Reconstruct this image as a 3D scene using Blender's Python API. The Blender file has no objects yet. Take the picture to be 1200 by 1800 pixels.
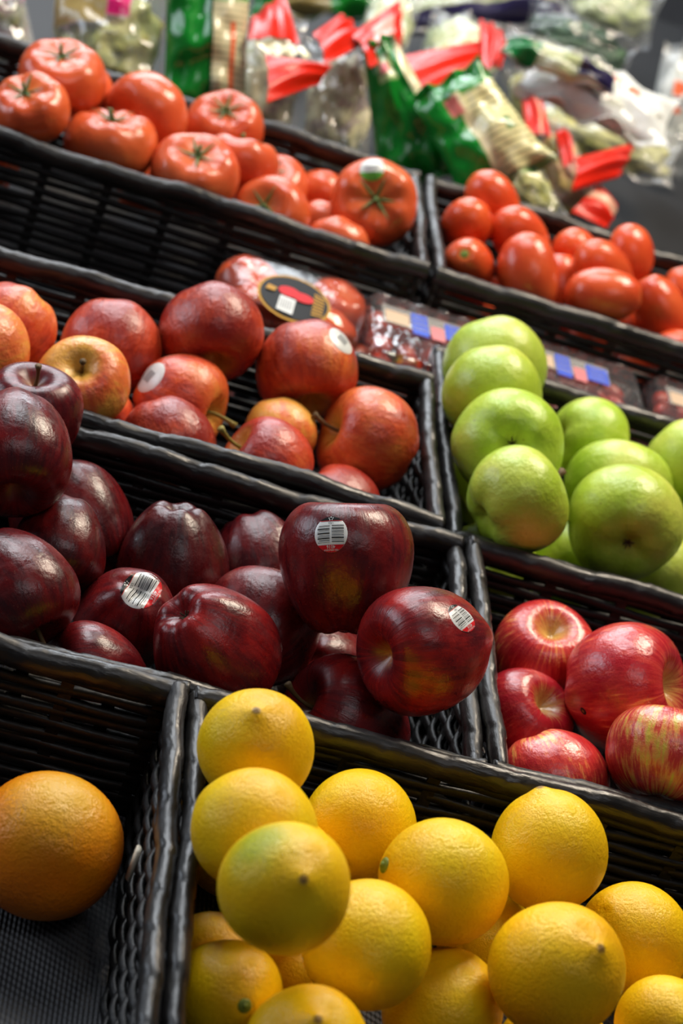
import bpy, bmesh, math, random
from mathutils import Vector, Matrix, Quaternion, noise as mnoise
from mathutils.bvhtree import BVHTree

SC = bpy.context.scene
COL = SC.collection
PI = math.pi

# ------------------------------------------------------------------ frame of the sloping display
# display coordinates: x along the rows, y up the slope, z square to the slope (z = 0 is the basket rims)
ALPHA = math.radians(12.0)
TILT = Matrix.Rotation(ALPHA, 4, 'X')
DISP = Matrix.Translation((0, 0, 0.95)) @ TILT          # display -> world


def dw(x, y, z):
    return DISP @ Vector((x, y, z))


# ------------------------------------------------------------------ camera
CAM_POS = Vector((-0.23616, -0.93208, 0.65207))         # in display coordinates
CAM_R = Vector((0.94366, -0.00765, 0.33083))
CAM_U = Vector((-0.27200, 0.55147, 0.78860))
CAM_B = Vector((-0.18847, -0.83416, 0.51832))
FPX = 3600.0
cam = bpy.data.cameras.new('camera')
cam.sensor_fit = 'VERTICAL'
cam.sensor_height = 23.5
cam.sensor_width = 23.5
cam.lens = 47.0
cam.clip_start = 0.05
cam.dof.use_dof = True
cam.dof.focus_distance = 1.10
cam.dof.aperture_fstop = 5.2
cam_o = bpy.data.objects.new('camera', cam)
COL.objects.link(cam_o)
m = Matrix.Identity(4)
for i, v in enumerate((CAM_R, CAM_U, CAM_B)):
    m.col[i][:3] = v.normalized()
m.col[3][:3] = CAM_POS
cam_o.matrix_world = DISP @ m
SC.camera = cam_o

# ------------------------------------------------------------------ world, lamps, exposure
wd = bpy.data.worlds.new('store_ambient')
SC.world = wd
wd.use_nodes = True
wd.node_tree.nodes['Background'].inputs[0].default_value = (0.80, 0.86, 1.0, 1)
wd.node_tree.nodes['Background'].inputs[1].default_value = 0.05
SC.view_settings.view_transform = 'Standard'
SC.view_settings.look = 'None'
SC.view_settings.exposure = 0.2
SC.view_settings.gamma = 1.0
SC.view_settings.use_curve_mapping = False


def area(name, loc, target, sx, sy, power, col):
    l = bpy.data.lights.new(name, 'AREA')
    l.shape = 'RECTANGLE'
    l.size = sx
    l.size_y = sy
    l.energy = power
    l.color = col
    o = bpy.data.objects.new(name, l)
    COL.objects.link(o)
    o.location = loc
    d = Vector(target) - Vector(loc)
    o.rotation_euler = d.to_track_quat('-Z', 'Y').to_euler()
    return o


T0 = (0.02, 0.15, 0.97)
area('ceiling_lamp_rear', (-0.55, 2.75, 2.75), T0, 2.2, 0.9, 48, (0.88, 0.94, 1.0))
area('ceiling_lamp_cool', (-0.55, 0.95, 2.75), T0, 0.8, 1.0, 23, (0.92, 0.96, 1.0))
area('ceiling_lamp_warm', (0.55, 0.70, 2.45), T0, 0.55, 0.55, 26, (1.0, 0.86, 0.68))
area('shop_window', (-2.9, 0.75, 2.0), T0, 1.8, 1.2, 32, (0.80, 0.88, 1.0))
area('ceiling_lamp_aisle', (0.1, -1.5, 3.0), T0, 1.4, 0.5, 5.5, (0.95, 0.96, 1.0))


# ------------------------------------------------------------------ helpers
def tag(o, label=None, cat=None, group=None, kind=None):
    if label: o['label'] = label
    if cat: o['category'] = cat
    if group: o['group'] = group
    if kind: o['kind'] = kind
    return o


def mesh(name, verts, faces, mats=None, smooth=True, idx=None, uvs=None):
    me = bpy.data.meshes.new(name)
    me.from_pydata([tuple(v) for v in verts], [], faces)
    if mats:
        for q in (mats if isinstance(mats, (list, tuple)) else [mats]):
            me.materials.append(q)
    if idx:
        me.polygons.foreach_set('material_index', idx)
    if smooth:
        me.polygons.foreach_set('use_smooth', [True] * len(me.polygons))
    if uvs:
        ul = me.uv_layers.new(name='UVMap')
        for lp in me.loops:
            ul.data[lp.index].uv = uvs[lp.vertex_index]
    me.update()
    return me


def obj(name, me, parent=None, mat=None):
    o = bpy.data.objects.new(name, me)
    COL.objects.link(o)
    if parent is not None:
        o.parent = parent
    if mat is not None:
        o.matrix_local = mat
    return o


def empty(name, mat):
    o = bpy.data.objects.new(name, None)
    o.empty_display_size = 0.02
    COL.objects.link(o)
    o.matrix_world = mat
    return o


class MB:
    """collects shapes for one mesh"""
    def __init__(s):
        s.v = []; s.f = []; s.i = []

    def add(s, v, f, mi=0):
        b = len(s.v)
        s.v += [Vector(q) for q in v]
        s.f += [tuple(b + k for k in q) for q in f]
        s.i += [mi] * len(f)
        return s

    def box(s, x0, x1, y0, y1, z0, z1, mi=0, bev=0.0):
        if bev <= 0:
            v = [(x, y, z) for z in (z0, z1) for y in (y0, y1) for x in (x0, x1)]
            return s.add(v, [(0, 2, 3, 1), (4, 5, 7, 6), (0, 1, 5, 4), (2, 6, 7, 3), (0, 4, 6, 2), (1, 3, 7, 5)], mi)
        bm = bmesh.new()
        bmesh.ops.create_cube(bm, size=1, matrix=Matrix.Translation(((x0+x1)/2, (y0+y1)/2, (z0+z1)/2)) @ Matrix.Diagonal((x1-x0, y1-y0, z1-z0, 1)))
        bmesh.ops.bevel(bm, geom=bm.edges[:], offset=bev, segments=2, affect='EDGES', profile=0.5)
        bm.verts.index_update()
        v = [w.co.copy() for w in bm.verts]
        f = [tuple(w.index for w in q.verts) for q in bm.faces]
        bm.free()
        return s.add(v, f, mi)

    def tube(s, pts, rad, n=8, mi=0, flat=1.0, up=None, cap=True):
        """tube along pts; rad number or list; flat squashes the second axis"""
        pts = [Vector(p) for p in pts]
        L = len(pts)
        v = []
        t0 = (pts[1] - pts[0]).normalized()
        ref = Vector(up) if up else (Vector((0, 0, 1)) if abs(t0.z) < 0.9 else Vector((1, 0, 0)))
        for k, p in enumerate(pts):
            t = (pts[min(k+1, L-1)] - pts[max(k-1, 0)]).normalized()
            a = (ref - t * ref.dot(t)).normalized()
            b = t.cross(a)
            r = rad[k] if isinstance(rad, (list, tuple)) else rad
            for j in range(n):
                w = 2 * PI * j / n
                v.append(p + a * (r * math.cos(w)) + b * (r * flat * math.sin(w)))
        f = []
        for k in range(L - 1):
            for j in range(n):
                f.append((k*n+j, k*n+(j+1) % n, (k+1)*n+(j+1) % n, (k+1)*n+j))
        if cap:
            f.append(tuple(reversed(range(n))))
            f.append(tuple((L-1)*n+j for j in range(n)))
        return s.add(v, f, mi)

    def mesh(s, name, mats, smooth=True):
        return mesh(name, s.v, s.f, mats, smooth, s.i)


# ------------------------------------------------------------------ material helpers
class NT:
    def __init__(s, name):
        s.m = bpy.data.materials.new(name)
        s.m.use_nodes = True
        s.t = s.m.node_tree
        s.b = s.t.nodes['Principled BSDF']
        s.out = s.t.nodes['Material Output']

    def n(s, typ, **kw):
        q = s.t.nodes.new(typ)
        for k, v in kw.items():
            setattr(q, k, v)
        return q

    def put(s, sock, v):
        if hasattr(v, 'is_output') or isinstance(v, bpy.types.NodeSocket):
            s.t.links.new(v, sock)
        else:
            try:
                sock.default_value = v
            except Exception:
                sock.default_value = tuple(v) + (1,)

    def set(s, **kw):
        for k, v in kw.items():
            s.put(s.b.inputs[k.replace('_', ' ')], v)

    def objco(s):
        return s.n('ShaderNodeTexCoord').outputs['Object']

    def uv(s):
        return s.n('ShaderNodeTexCoord').outputs['UV']

    def math(s, op, a, b=0.0, c=None, clamp=False):
        q = s.n('ShaderNodeMath', operation=op, use_clamp=clamp)
        s.put(q.inputs[0], a); s.put(q.inputs[1], b)
        if c is not None: s.put(q.inputs[2], c)
        return q.outputs[0]

    def vm(s, op, a, b=(0, 0, 0), scale=None):
        q = s.n('ShaderNodeVectorMath', operation=op)
        s.put(q.inputs[0], a)
        if op == 'SCALE': s.put(q.inputs['Scale'], scale)
        else: s.put(q.inputs[1], b)
        return q.outputs[1] if op in ('LENGTH', 'DOT_PRODUCT') else q.outputs[0]

    def sep(s, v):
        q = s.n('ShaderNodeSeparateXYZ'); s.put(q.inputs[0], v)
        return q.outputs

    def comb(s, x, y, z):
        q = s.n('ShaderNodeCombineXYZ')
        for k, v in enumerate((x, y, z)): s.put(q.inputs[k], v)
        return q.outputs[0]

    def noise(s, v, scale, detail=2.0, rough=0.5, dist=0.0):
        q = s.n('ShaderNodeTexNoise')
        s.put(q.inputs['Vector'], v); q.inputs['Scale'].default_value = scale
        q.inputs['Detail'].default_value = detail; q.inputs['Roughness'].default_value = rough
        q.inputs['Distortion'].default_value = dist
        return q.outputs['Fac']

    def noisec(s, v, scale, detail=2.0):
        q = s.n('ShaderNodeTexNoise')
        s.put(q.inputs['Vector'], v); q.inputs['Scale'].default_value = scale
        q.inputs['Detail'].default_value = detail
        return q.outputs['Color']

    def vor(s, v, scale, feature='F1', out='Distance'):
        q = s.n('ShaderNodeTexVoronoi', feature=feature)
        s.put(q.inputs['Vector'], v); q.inputs['Scale'].default_value = scale
        return q.outputs[out]

    def ramp(s, fac, stops, interp='LINEAR'):
        q = s.n('ShaderNodeValToRGB')
        e = q.color_ramp.elements
        q.color_ramp.interpolation = interp
        while len(e) < len(stops): e.new(0.5)
        for k, (p, c) in enumerate(stops):
            e[k].position = p
            e[k].color = (c if len(c) == 4 else tuple(c) + (1,)) if isinstance(c, (tuple, list)) else (c, c, c, 1)
        s.put(q.inputs[0], fac)
        return q.outputs[0]

    def rng(s, v, a, b, c=0.0, d=1.0):
        q = s.n('ShaderNodeMapRange', interpolation_type='SMOOTHSTEP')
        s.put(q.inputs[0], v)
        for k, w in enumerate((a, b, c, d)): s.put(q.inputs[1+k], w)
        return q.outputs[0]

    def mix(s, fac, a, b, blend='MIX'):
        q = s.n('ShaderNodeMix', data_type='RGBA', blend_type=blend)
        s.put(q.inputs[0], fac); s.put(q.inputs[6], a); s.put(q.inputs[7], b)
        return q.outputs[2]

    def info(s):
        return s.n('ShaderNodeObjectInfo').outputs

    def bump(s, h, strength=0.3, dist=0.01):
        q = s.n('ShaderNodeBump')
        q.inputs['Strength'].default_value = strength
        q.inputs['Distance'].default_value = dist
        s.put(q.inputs['Height'], h)
        s.t.links.new(q.outputs[0], s.b.inputs['Normal'])
        return q


def rgb(r, g, b):
    """sRGB 0-255 -> linear"""
    def f(c):
        c /= 255.0
        return c / 12.92 if c <= 0.04045 else ((c + 0.055) / 1.055) ** 2.4
    return (f(r), f(g), f(b), 1)


def plain(name, col, rough=0.5, spec=0.5, coat=0.0, metal=0.0):
    t = NT(name)
    t.set(Base_Color=col, Roughness=rough, Metallic=metal)
    t.b.inputs['Specular IOR Level'].default_value = spec
    t.b.inputs['Coat Weight'].default_value = coat
    t.b.inputs['Coat Roughness'].default_value = 0.15
    return t.m


def fruit_coords(t):
    """unit-fruit coordinates, per-fruit shifted coordinates, meridian streak coordinates"""
    co = t.objco()
    inf = t.info()
    sh = t.vm('SCALE', (13.7, 7.1, 19.3), scale=inf['Random'])
    cs = t.vm('ADD', co, sh)
    x, y, z = t.sep(co)
    rho = t.math('SQRT', t.math('ADD', t.math('ADD', t.math('MULTIPLY', x, x), t.math('MULTIPLY', y, y)), 0.0025))
    st = t.vm('ADD', t.comb(t.math('DIVIDE', x, rho), t.math('DIVIDE', y, rho), t.math('MULTIPLY', z, 0.22)), sh)
    return co, cs, st, (x, y, z, rho), inf


# ------------------------------------------------------------------ materials
def m_red():
    t = NT('red_delicious_skin')
    co, cs, st, (x, y, z, rho), inf = fruit_coords(t)
    s1 = t.noise(st, 9, 4, 0.6)
    s2 = t.noise(cs, 1.5, 3, 0.5)
    base = t.ramp(s2, [(0.30, rgb(58, 10, 17)), (0.52, rgb(92, 15, 20)), (0.72, rgb(130, 26, 22))])
    base = t.mix(t.rng(s1, 0.42, 0.66, 0, 0.5), base, rgb(122, 22, 22))
    base = t.mix(t.rng(s1, 0.50, 0.30, 0, 0.45), base, rgb(46, 8, 16))
    # greenish tan cup around the stem
    cup = t.math('MULTIPLY', t.rng(t.math('ADD', rho, t.math('MULTIPLY', s1, 0.3)), 0.42, 0.14), t.rng(z, 0.1, 0.35))
    base = t.mix(t.math('MULTIPLY', cup, 0.7), base, rgb(166, 120, 56))
    base = t.mix(1.0, base, inf['Color'], 'MULTIPLY')
    d = t.vor(cs, 13)
    dots = t.rng(d, 0.085, 0.035)
    base = t.mix(t.math('MULTIPLY', dots, 0.55), base, rgb(214, 150, 120))
    wr = t.noise(st, 16, 3, 0.6)
    h = t.math('ADD', t.math('MULTIPLY', t.noise(cs, 6, 4, 0.6), 0.7), t.math('MULTIPLY', t.math('MULTIPLY', wr, t.rng(z, 0.2, 0.75)), 0.8))
    t.bump(h, 0.07, 0.06)
    t.set(Base_Color=base, Roughness=t.rng(t.noise(cs, 5, 3), 0.3, 0.7, 0.25, 0.36))
    t.b.inputs['Coat Weight'].default_value = 0.03
    t.b.inputs['Coat Roughness'].default_value = 0.12
    t.b.inputs['Specular IOR Level'].default_value = 0.45
    return t.m


def m_gala():
    t = NT('gala_apple_skin')
    co, cs, st, (x, y, z, rho), inf = fruit_coords(t)
    big = t.noise(cs, 0.9, 2, 0.5)
    s1 = t.noise(st, 10, 4, 0.65)
    f = t.math('ADD', t.math('ADD', t.math('MULTIPLY', big, 1.2), t.math('MULTIPLY', s1, 0.55)), t.math('SUBTRACT', inf['Alpha'], 1.0))
    base = t.ramp(f, [(0.36, rgb(232, 166, 70)), (0.54, rgb(228, 118, 56)), (0.76, rgb(204, 76, 40)), (1.0, rgb(150, 38, 24))])
    cup = t.math('MULTIPLY', t.rng(rho, 0.55, 0.15), t.rng(z, 0.2, 0.5))
    base = t.mix(t.math('MULTIPLY', cup, 0.8), base, rgb(224, 176, 72))
    base = t.mix(1.0, base, inf['Color'], 'MULTIPLY')
    dots = t.rng(t.vor(cs, 15), 0.07, 0.03)
    base = t.mix(t.math('MULTIPLY', dots, 0.35), base, rgb(240, 200, 140))
    t.bump(t.noise(cs, 7, 4, 0.6), 0.15, 0.05)
    t.set(Base_Color=base, Roughness=t.rng(t.noise(cs, 4, 3), 0.3, 0.7, 0.26, 0.40))
    t.b.inputs['Coat Weight'].default_value = 0.2
    t.b.inputs['Coat Roughness'].default_value = 0.15
    return t.m


def m_honey():
    t = NT('striped_red_apple_skin')
    co, cs, st, (x, y, z, rho), inf = fruit_coords(t)
    big = t.noise(cs, 1.0, 2, 0.5)
    s1 = t.noise(st, 11, 4, 0.6)
    f = t.math('ADD', t.math('ADD', t.math('MULTIPLY', big, 0.8), t.math('MULTIPLY', s1, 0.9)), t.math('SUBTRACT', inf['Alpha'], 1.0))
    base = t.ramp(f, [(0.40, rgb(206, 186, 70)), (0.54, rgb(224, 140, 80)), (0.66, rgb(200, 62, 54)), (0.88, rgb(170, 30, 40))])
    cup = t.math('MULTIPLY', t.rng(t.math('ADD', rho, t.math('MULTIPLY', s1, 0.6)), 0.80, 0.34), t.rng(z, 0.1, 0.5))
    base = t.mix(t.math('MULTIPLY', cup, 0.8), base, rgb(206, 178, 92))
    base = t.mix(1.0, base, inf['Color'], 'MULTIPLY')
    dots = t.rng(t.vor(cs, 15), 0.07, 0.03)
    base = t.mix(t.math('MULTIPLY', dots, 0.4), base, rgb(244, 206, 150))
    h = t.math('ADD', t.noise(cs, 9, 4, 0.65), t.math('MULTIPLY', t.noise(cs, 3, 2), 0.6))
    t.bump(h, 0.12, 0.06)
    t.set(Base_Color=base, Roughness=0.22)
    t.b.inputs['Coat Weight'].default_value = 0.35
    t.b.inputs['Coat Roughness'].default_value = 0.12
    return t.m


def m_green():
    t = NT('green_apple_skin')
    co, cs, st, (x, y, z, rho), inf = fruit_coords(t)
    big = t.noise(cs, 0.9, 2, 0.5)
    base = t.ramp(big, [(0.30, rgb(160, 190, 44)), (0.52, rgb(182, 204, 66)), (0.75, rgb(208, 212, 92))])
    base = t.mix(t.rng(t.noise(st, 7, 3), 0.5, 0.8, 0, 0.25), base, rgb(206, 212, 110))
    cup = t.math('MULTIPLY', t.rng(rho, 0.34, 0.12), t.rng(t.math('ABSOLUTE', z), 0.2, 0.5))
    base = t.mix(t.math('MULTIPLY', cup, 0.35), base, rgb(150, 140, 50))
    base = t.mix(1.0, base, inf['Color'], 'MULTIPLY')
    dots = t.rng(t.vor(cs, 12), 0.07, 0.03)
    base = t.mix(t.math('MULTIPLY', dots, 0.4), base, rgb(222, 226, 150))
    brown = t.rng(t.vor(cs, 2.3), 0.05, 0.03)
    base = t.mix(t.math('MULTIPLY', brown, 0.6), base, rgb(110, 80, 30))
    t.bump(t.noise(cs, 6, 4, 0.6), 0.12, 0.05)
    t.set(Base_Color=base, Roughness=t.rng(t.noise(cs, 4, 3), 0.3, 0.7, 0.30, 0.42))
    t.b.inputs['Coat Weight'].default_value = 0.12
    t.b.inputs['Coat Roughness'].default_value = 0.2
    t.b.inputs['Subsurface Weight'].default_value = 0.12
    t.b.inputs['Subsurface Radius'].default_value = (0.5, 0.6, 0.15)
    t.b.inputs['Subsurface Scale'].default_value = 0.006
    return t.m


def m_citrus(name, c0, c1, c2, green, gdir=None, gr=(0.9, 0.5)):
    t = NT(name)
    co, cs, st, (x, y, z, rho), inf = fruit_coords(t)
    big = t.noise(cs, 0.9, 2, 0.5)
    base = t.ramp(big, [(0.30, c0), (0.52, c1), (0.75, c2)])
    base = t.mix(1.0, base, inf['Color'], 'MULTIPLY')
    # unripe green flush, per fruit (object colour alpha below 1)
    if gdir is not None:
        dd = t.math('ADD', t.vm('LENGTH', t.vm('SUBTRACT', co, tuple(gdir))), t.math('MULTIPLY', t.math('SUBTRACT', t.noise(cs, 2.5, 3, 0.5), 0.5), 0.5))
        base = t.mix(t.math('MULTIPLY', t.rng(dd, gr[0], gr[1] * 0.2), 0.85), base, green)
    tip = t.math('MULTIPLY', t.rng(rho, 0.115, 0.06), t.rng(z, 0.6, 0.9))
    base = t.mix(t.math('MULTIPLY', tip, 0.9), base, rgb(112, 80, 36))
    pores = t.vor(cs, 26)
    specks = t.rng(t.vor(cs, 5.0), 0.04, 0.02)
    base = t.mix(t.math('MULTIPLY', specks, 0.45), base, rgb(150, 110, 40))
    h = t.math('ADD', t.math('MULTIPLY', t.rng(pores, 0.0, 0.42), 0.7), t.math('MULTIPLY', t.noise(cs, 14, 3, 0.6), 0.8))
    t.bump(h, 0.20, 0.05)
    t.set(Base_Color=base, Roughness=0.34)
    t.b.inputs['Specular IOR Level'].default_value = 0.35
    t.b.inputs['Subsurface Weight'].default_value = 0.12
    t.b.inputs['Subsurface Radius'].default_value = (0.6, 0.5, 0.1)
    t.b.inputs['Subsurface Scale'].default_value = 0.006
    return t.m


def m_tomato(name, c0, c1, c2):
    t = NT(name)
    co, cs, st, (x, y, z, rho), inf = fruit_coords(t)
    base = t.ramp(t.noise(cs, 0.9, 2), [(0.3, c0), (0.52, c1), (0.75, c2)])
    base = t.mix(t.math('MULTIPLY', t.math('MULTIPLY', t.rng(rho, 0.5, 0.1), t.rng(z, 0.2, 0.6)), 0.35), base, rgb(226, 140, 70))
    base = t.mix(1.0, base, inf['Color'], 'MULTIPLY')
    t.bump(t.noise(cs, 5, 3), 0.05, 0.05)
    t.set(Base_Color=base, Roughness=0.24)
    t.b.inputs['Subsurface Weight'].default_value = 0.12
    t.b.inputs['Subsurface Radius'].default_value = (1.0, 0.25, 0.1)
    t.b.inputs['Subsurface Scale'].default_value = 0.006
    return t.m


def m_wicker():
    t = NT('black_wicker')
    co = t.objco()
    n1 = t.noise(co, 35, 3, 0.6)
    base = t.ramp(n1, [(0.3, rgb(11, 11, 11)), (0.7, rgb(20, 19, 19))])
    base = t.mix(t.rng(t.noise(co, 9, 3, 0.7), 0.74, 0.80, 0, 0.5), base, rgb(90, 60, 34))
    h = t.math('ADD', t.noise(t.vm('MULTIPLY', co, (1, 1, 1)), 160, 3, 0.6), t.math('MULTIPLY', t.noise(co, 60, 3), 1.3))
    t.bump(h, 0.45, 0.0016)
    t.set(Base_Color=base, Roughness=t.rng(n1, 0.3, 0.7, 0.42, 0.6))
    t.b.inputs['Specular IOR Level'].default_value = 0.4
    return t.m


def m_rim():
    t = NT('wrapped_black_rim')
    co = t.objco()
    x, y, z = t.sep(co)
    n1 = t.noise(co, 30, 3, 0.6)
    base = t.ramp(n1, [(0.3, rgb(22, 21, 21)), (0.7, rgb(38, 36, 35))])
    base = t.mix(t.rng(t.noise(co, 8, 3, 0.7), 0.77, 0.82, 0, 0.5), base, rgb(84, 60, 38))
    sk = t.comb(t.math('ADD', t.math('MULTIPLY', x, 0.25), t.math('MULTIPLY', z, 0.5)), y, z)
    h = t.math('ADD', t.noise(sk, 330, 3, 0.6), t.math('MULTIPLY', t.noise(co, 70, 3), 1.5))
    t.bump(h, 0.35, 0.0012)
    t.set(Base_Color=base, Roughness=t.rng(n1, 0.3, 0.7, 0.28, 0.46))
    return t.m


def m_mat():
    t = NT('woven_basket_mat')
    co = t.objco()
    x, y, z = t.sep(co)
    wv = t.math('ADD', t.math('SINE', t.math('MULTIPLY', x, 2600.0)), t.math('SINE', t.math('ADD', t.math('MULTIPLY', y, 1500.0), t.math('MULTIPLY', x, 700.0))))
    t.bump(wv, 0.6, 0.001)
    t.set(Base_Color=t.ramp(t.noise(co, 20, 3), [(0.3, rgb(60, 61, 64)), (0.7, rgb(84, 85, 88))]), Roughness=0.6)
    return t.m


def m_dark(name, c, rough):
    t = NT(name)
    co = t.objco()
    t.set(Base_Color=t.mix(t.noise(co, 12, 4), c, tuple(1.5 * q for q in c[:3]) + (1,)), Roughness=rough)
    t.bump(t.noise(co, 400, 2), 0.15, 0.0008)
    t.b.inputs['Specular IOR Level'].default_value = 0.25
    return t.m


def m_film(name, tint=(1, 1, 1, 1), gloss=0.13, rough=0.08, opac=0.10, col=(0.9, 0.92, 0.95, 1)):
    """thin clear plastic film: see-through with its own sheen"""
    t = NT(name)
    tr = t.n('ShaderNodeBsdfTransparent'); tr.inputs[0].default_value = tint
    gl = t.n('ShaderNodeBsdfGlossy'); gl.inputs['Roughness'].default_value = rough
    df = t.n('ShaderNodeBsdfDiffuse'); df.inputs[0].default_value = col
    bp = t.n('ShaderNodeBump'); bp.inputs['Strength'].default_value = 0.5; bp.inputs['Distance'].default_value = 0.004
    t.put(bp.inputs['Height'], t.noise(t.objco(), 45, 3, 0.6))
    t.t.links.new(bp.outputs[0], gl.inputs['Normal'])
    fr = t.n('ShaderNodeLayerWeight'); fr.inputs[0].default_value = 0.25
    m1 = t.n('ShaderNodeMixShader'); m2 = t.n('ShaderNodeMixShader')
    t.put(m1.inputs[0], opac); t.t.links.new(tr.outputs[0], m1.inputs[1]); t.t.links.new(df.outputs[0], m1.inputs[2])
    t.put(m2.inputs[0], t.math('ADD', t.math('MULTIPLY', fr.outputs['Fresnel'], 0.9), gloss, clamp=True))
    t.t.links.new(m1.outputs[0], m2.inputs[1]); t.t.links.new(gl.outputs[0], m2.inputs[2])
    t.t.links.new(m2.outputs[0], t.out.inputs[0])
    return t.m


RED = m_red(); GALA = m_gala(); HONEY = m_honey(); GREEN = m_green()
LEMON = m_citrus('lemon_peel', rgb(240, 184, 6), rgb(247, 199, 8), rgb(250, 211, 16), rgb(150, 168, 20))
ORANGE = m_citrus('orange_peel', rgb(240, 132, 6), rgb(244, 150, 10), rgb(240, 164, 20), rgb(200, 172, 34))
TOMATO = m_tomato('tomato_skin', rgb(200, 78, 42), rgb(210, 92, 50), rgb(216, 104, 58))
ROMA = m_tomato('plum_tomato_skin', rgb(204, 70, 34), rgb(214, 84, 40), rgb(222, 98, 50))
WICKER = m_wicker(); RIM = m_rim(); MAT = m_mat()
DECK = m_dark('black_shelf_deck', (0.013, 0.013, 0.014, 1), 0.6)
STEM = plain('brown_stem', rgb(96, 72, 34), 0.7)
STEM_G = plain('olive_stem', rgb(132, 120, 44), 0.65)
CALYX = plain('dry_calyx', rgb(70, 54, 30), 0.8)
SEPAL = plain('green_sepal', rgb(74, 100, 38), 0.6)
BUTTON = plain('green_stem_button', rgb(110, 128, 36), 0.6)
PAPER_W = plain('sticker_white', rgb(214, 216, 214), 0.3)
PAPER_K = plain('sticker_black', rgb(14, 14, 16), 0.35, 0.2)
PAPER_R = plain('sticker_red', rgb(200, 28, 36), 0.35, 0.2)
PAPER_G = plain('sticker_green', rgb(96, 170, 60), 0.35)
PAPER_GREY = plain('sticker_grey', rgb(150, 152, 152), 0.3)
GOLD = plain('label_gold', rgb(176, 130, 36), 0.45, 0.2)
BLUE = plain('label_blue', rgb(52, 84, 196), 0.4)
PINK = plain('label_pink', rgb(206, 120, 124), 0.4)
CREAM = plain('cream_paper', rgb(226, 214, 190), 0.5)
FILM = m_film('clear_film', gloss=0.04, rough=0.12, opac=0.02)
PLASTIC = m_film('clear_rigid_plastic', gloss=0.22, rough=0.10, opac=0.05)
FILM_B = m_film('bag_film', gloss=0.10, rough=0.12, opac=0.16)

# ------------------------------------------------------------------ the setting
HB = 0.090                                              # basket height


def world_box(name, x0, x1, y0, y1, z0, z1, m, **kw):
    o = obj(name, MB().box(x0, x1, y0, y1, z0, z1).mesh(name, m, False))
    return tag(o, **kw)


FLOOR_M = m_dark('store_floor', (0.16, 0.155, 0.15, 1), 0.35)
WALL_M = m_dark('store_wall', (0.10, 0.10, 0.105, 1), 0.6)
world_box('floor', -4, 4, -3, 4, -0.05, 0.0, FLOOR_M, kind='structure')
world_box('wall_back', -4, 4, 3.2, 3.3, 0.0, 3.4, WALL_M, kind='structure')

stand = empty('display_stand', DISP)
tag(stand, 'black sloping produce display stand under all the baskets', 'display stand')
# decks in display coordinates, legs box goes down to the floor
obj('deck', MB().box(-0.75, 0.75, -0.42, 0.60, -HB - 0.034, -HB - 0.0135, bev=0.003).mesh('deck', DECK, False), stand)
obj('rear_deck', MB().box(-0.75, 0.75, 0.603, 1.70, -HB - 0.034, -HB - 0.0135, bev=0.003).mesh('rear_deck', DECK, False), stand)
obj('front_lip', MB().box(-0.75, 0.75, -0.436, -0.421, -HB - 0.10, -HB + 0.02, bev=0.003).mesh('front_lip', DECK, False), stand)
cab = MB().box(-0.70, 0.70, -0.36, 1.60, 0.0, 0.745, bev=0.004)
for q in cab.v:                                          # slope the top of the cabinet with the deck
    if q.z > 0.4:
        q.z = 0.95 + (-HB - 0.036) / math.cos(ALPHA) + q.y * math.tan(ALPHA)
o = obj('cabinet', cab.mesh('cabinet', DECK, False), stand)
o.matrix_local = DISP.inverted()

# ------------------------------------------------------------------ baskets
rs = random.Random(11)


def rim_mesh(L, seed, rv=0.0070, rh=0.0062, pitch=0.040):
    """wrapped rim rail along +x from 0 to L, overlapping ribbon turns"""
    n = 16
    k = max(8, int(L / 0.0017))
    v = []
    for a in range(k + 1):
        s = L * a / k
        wob = 0.0010 * math.sin(s * 37 + seed) + 0.0004 * math.sin(s * 83 + seed * 2.1)
        wz = 0.0013 * math.sin(s * 29 + seed * 1.7) + 0.0007 * math.sin(s * 97 + seed)
        for j in range(n):
            w = 2 * PI * j / n
            ph = (s / pitch + 0.9 * (w / (2 * PI)) + 0.35 * math.sin(s * 19 + seed)) % 1.0
            step = 0.15 * (1 - ph) if ph > 0.05 else 0.15 * ph / 0.05 * 0.95
            fold = 0.05 * mnoise.noise(Vector((s * 110 + 2.0 * w, 1.6 * math.cos(w), 1.6 * math.sin(w) + seed))) + 0.045 * mnoise.noise(Vector((s * 300 + 5 * w, 3 * math.cos(w), 3 * math.sin(w) + seed)))
            r = 1 + step + fold
            v.append((s, wob + rh * r * math.cos(w), wz + rv * r * math.sin(w)))
    f = []
    for a in range(k):
        for j in range(n):
            f.append((a*n+j, (a+1)*n+j, (a+1)*n+(j+1) % n, a*n+(j+1) % n))
    f.append(tuple(range(n)))
    f.append(tuple(k*n+j for j in reversed(range(n))))
    return mesh('rim', v, f, RIM)


def strand_mesh(L, sp, amp, phase, rv=0.0033, rt=0.0020):
    k = max(6, int(L / sp * 5))
    pts = []
    for a in range(k + 1):
        s = L * a / k
        pts.append((s, amp * math.sin(PI * s / sp + phase), 0.0004 * math.sin(s * 61 + phase * 3)))
    b = MB().tube(pts, rv, 6, flat=rt / rv, up=(0, 0, 1))
    return b.mesh('strand', WICKER)


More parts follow.
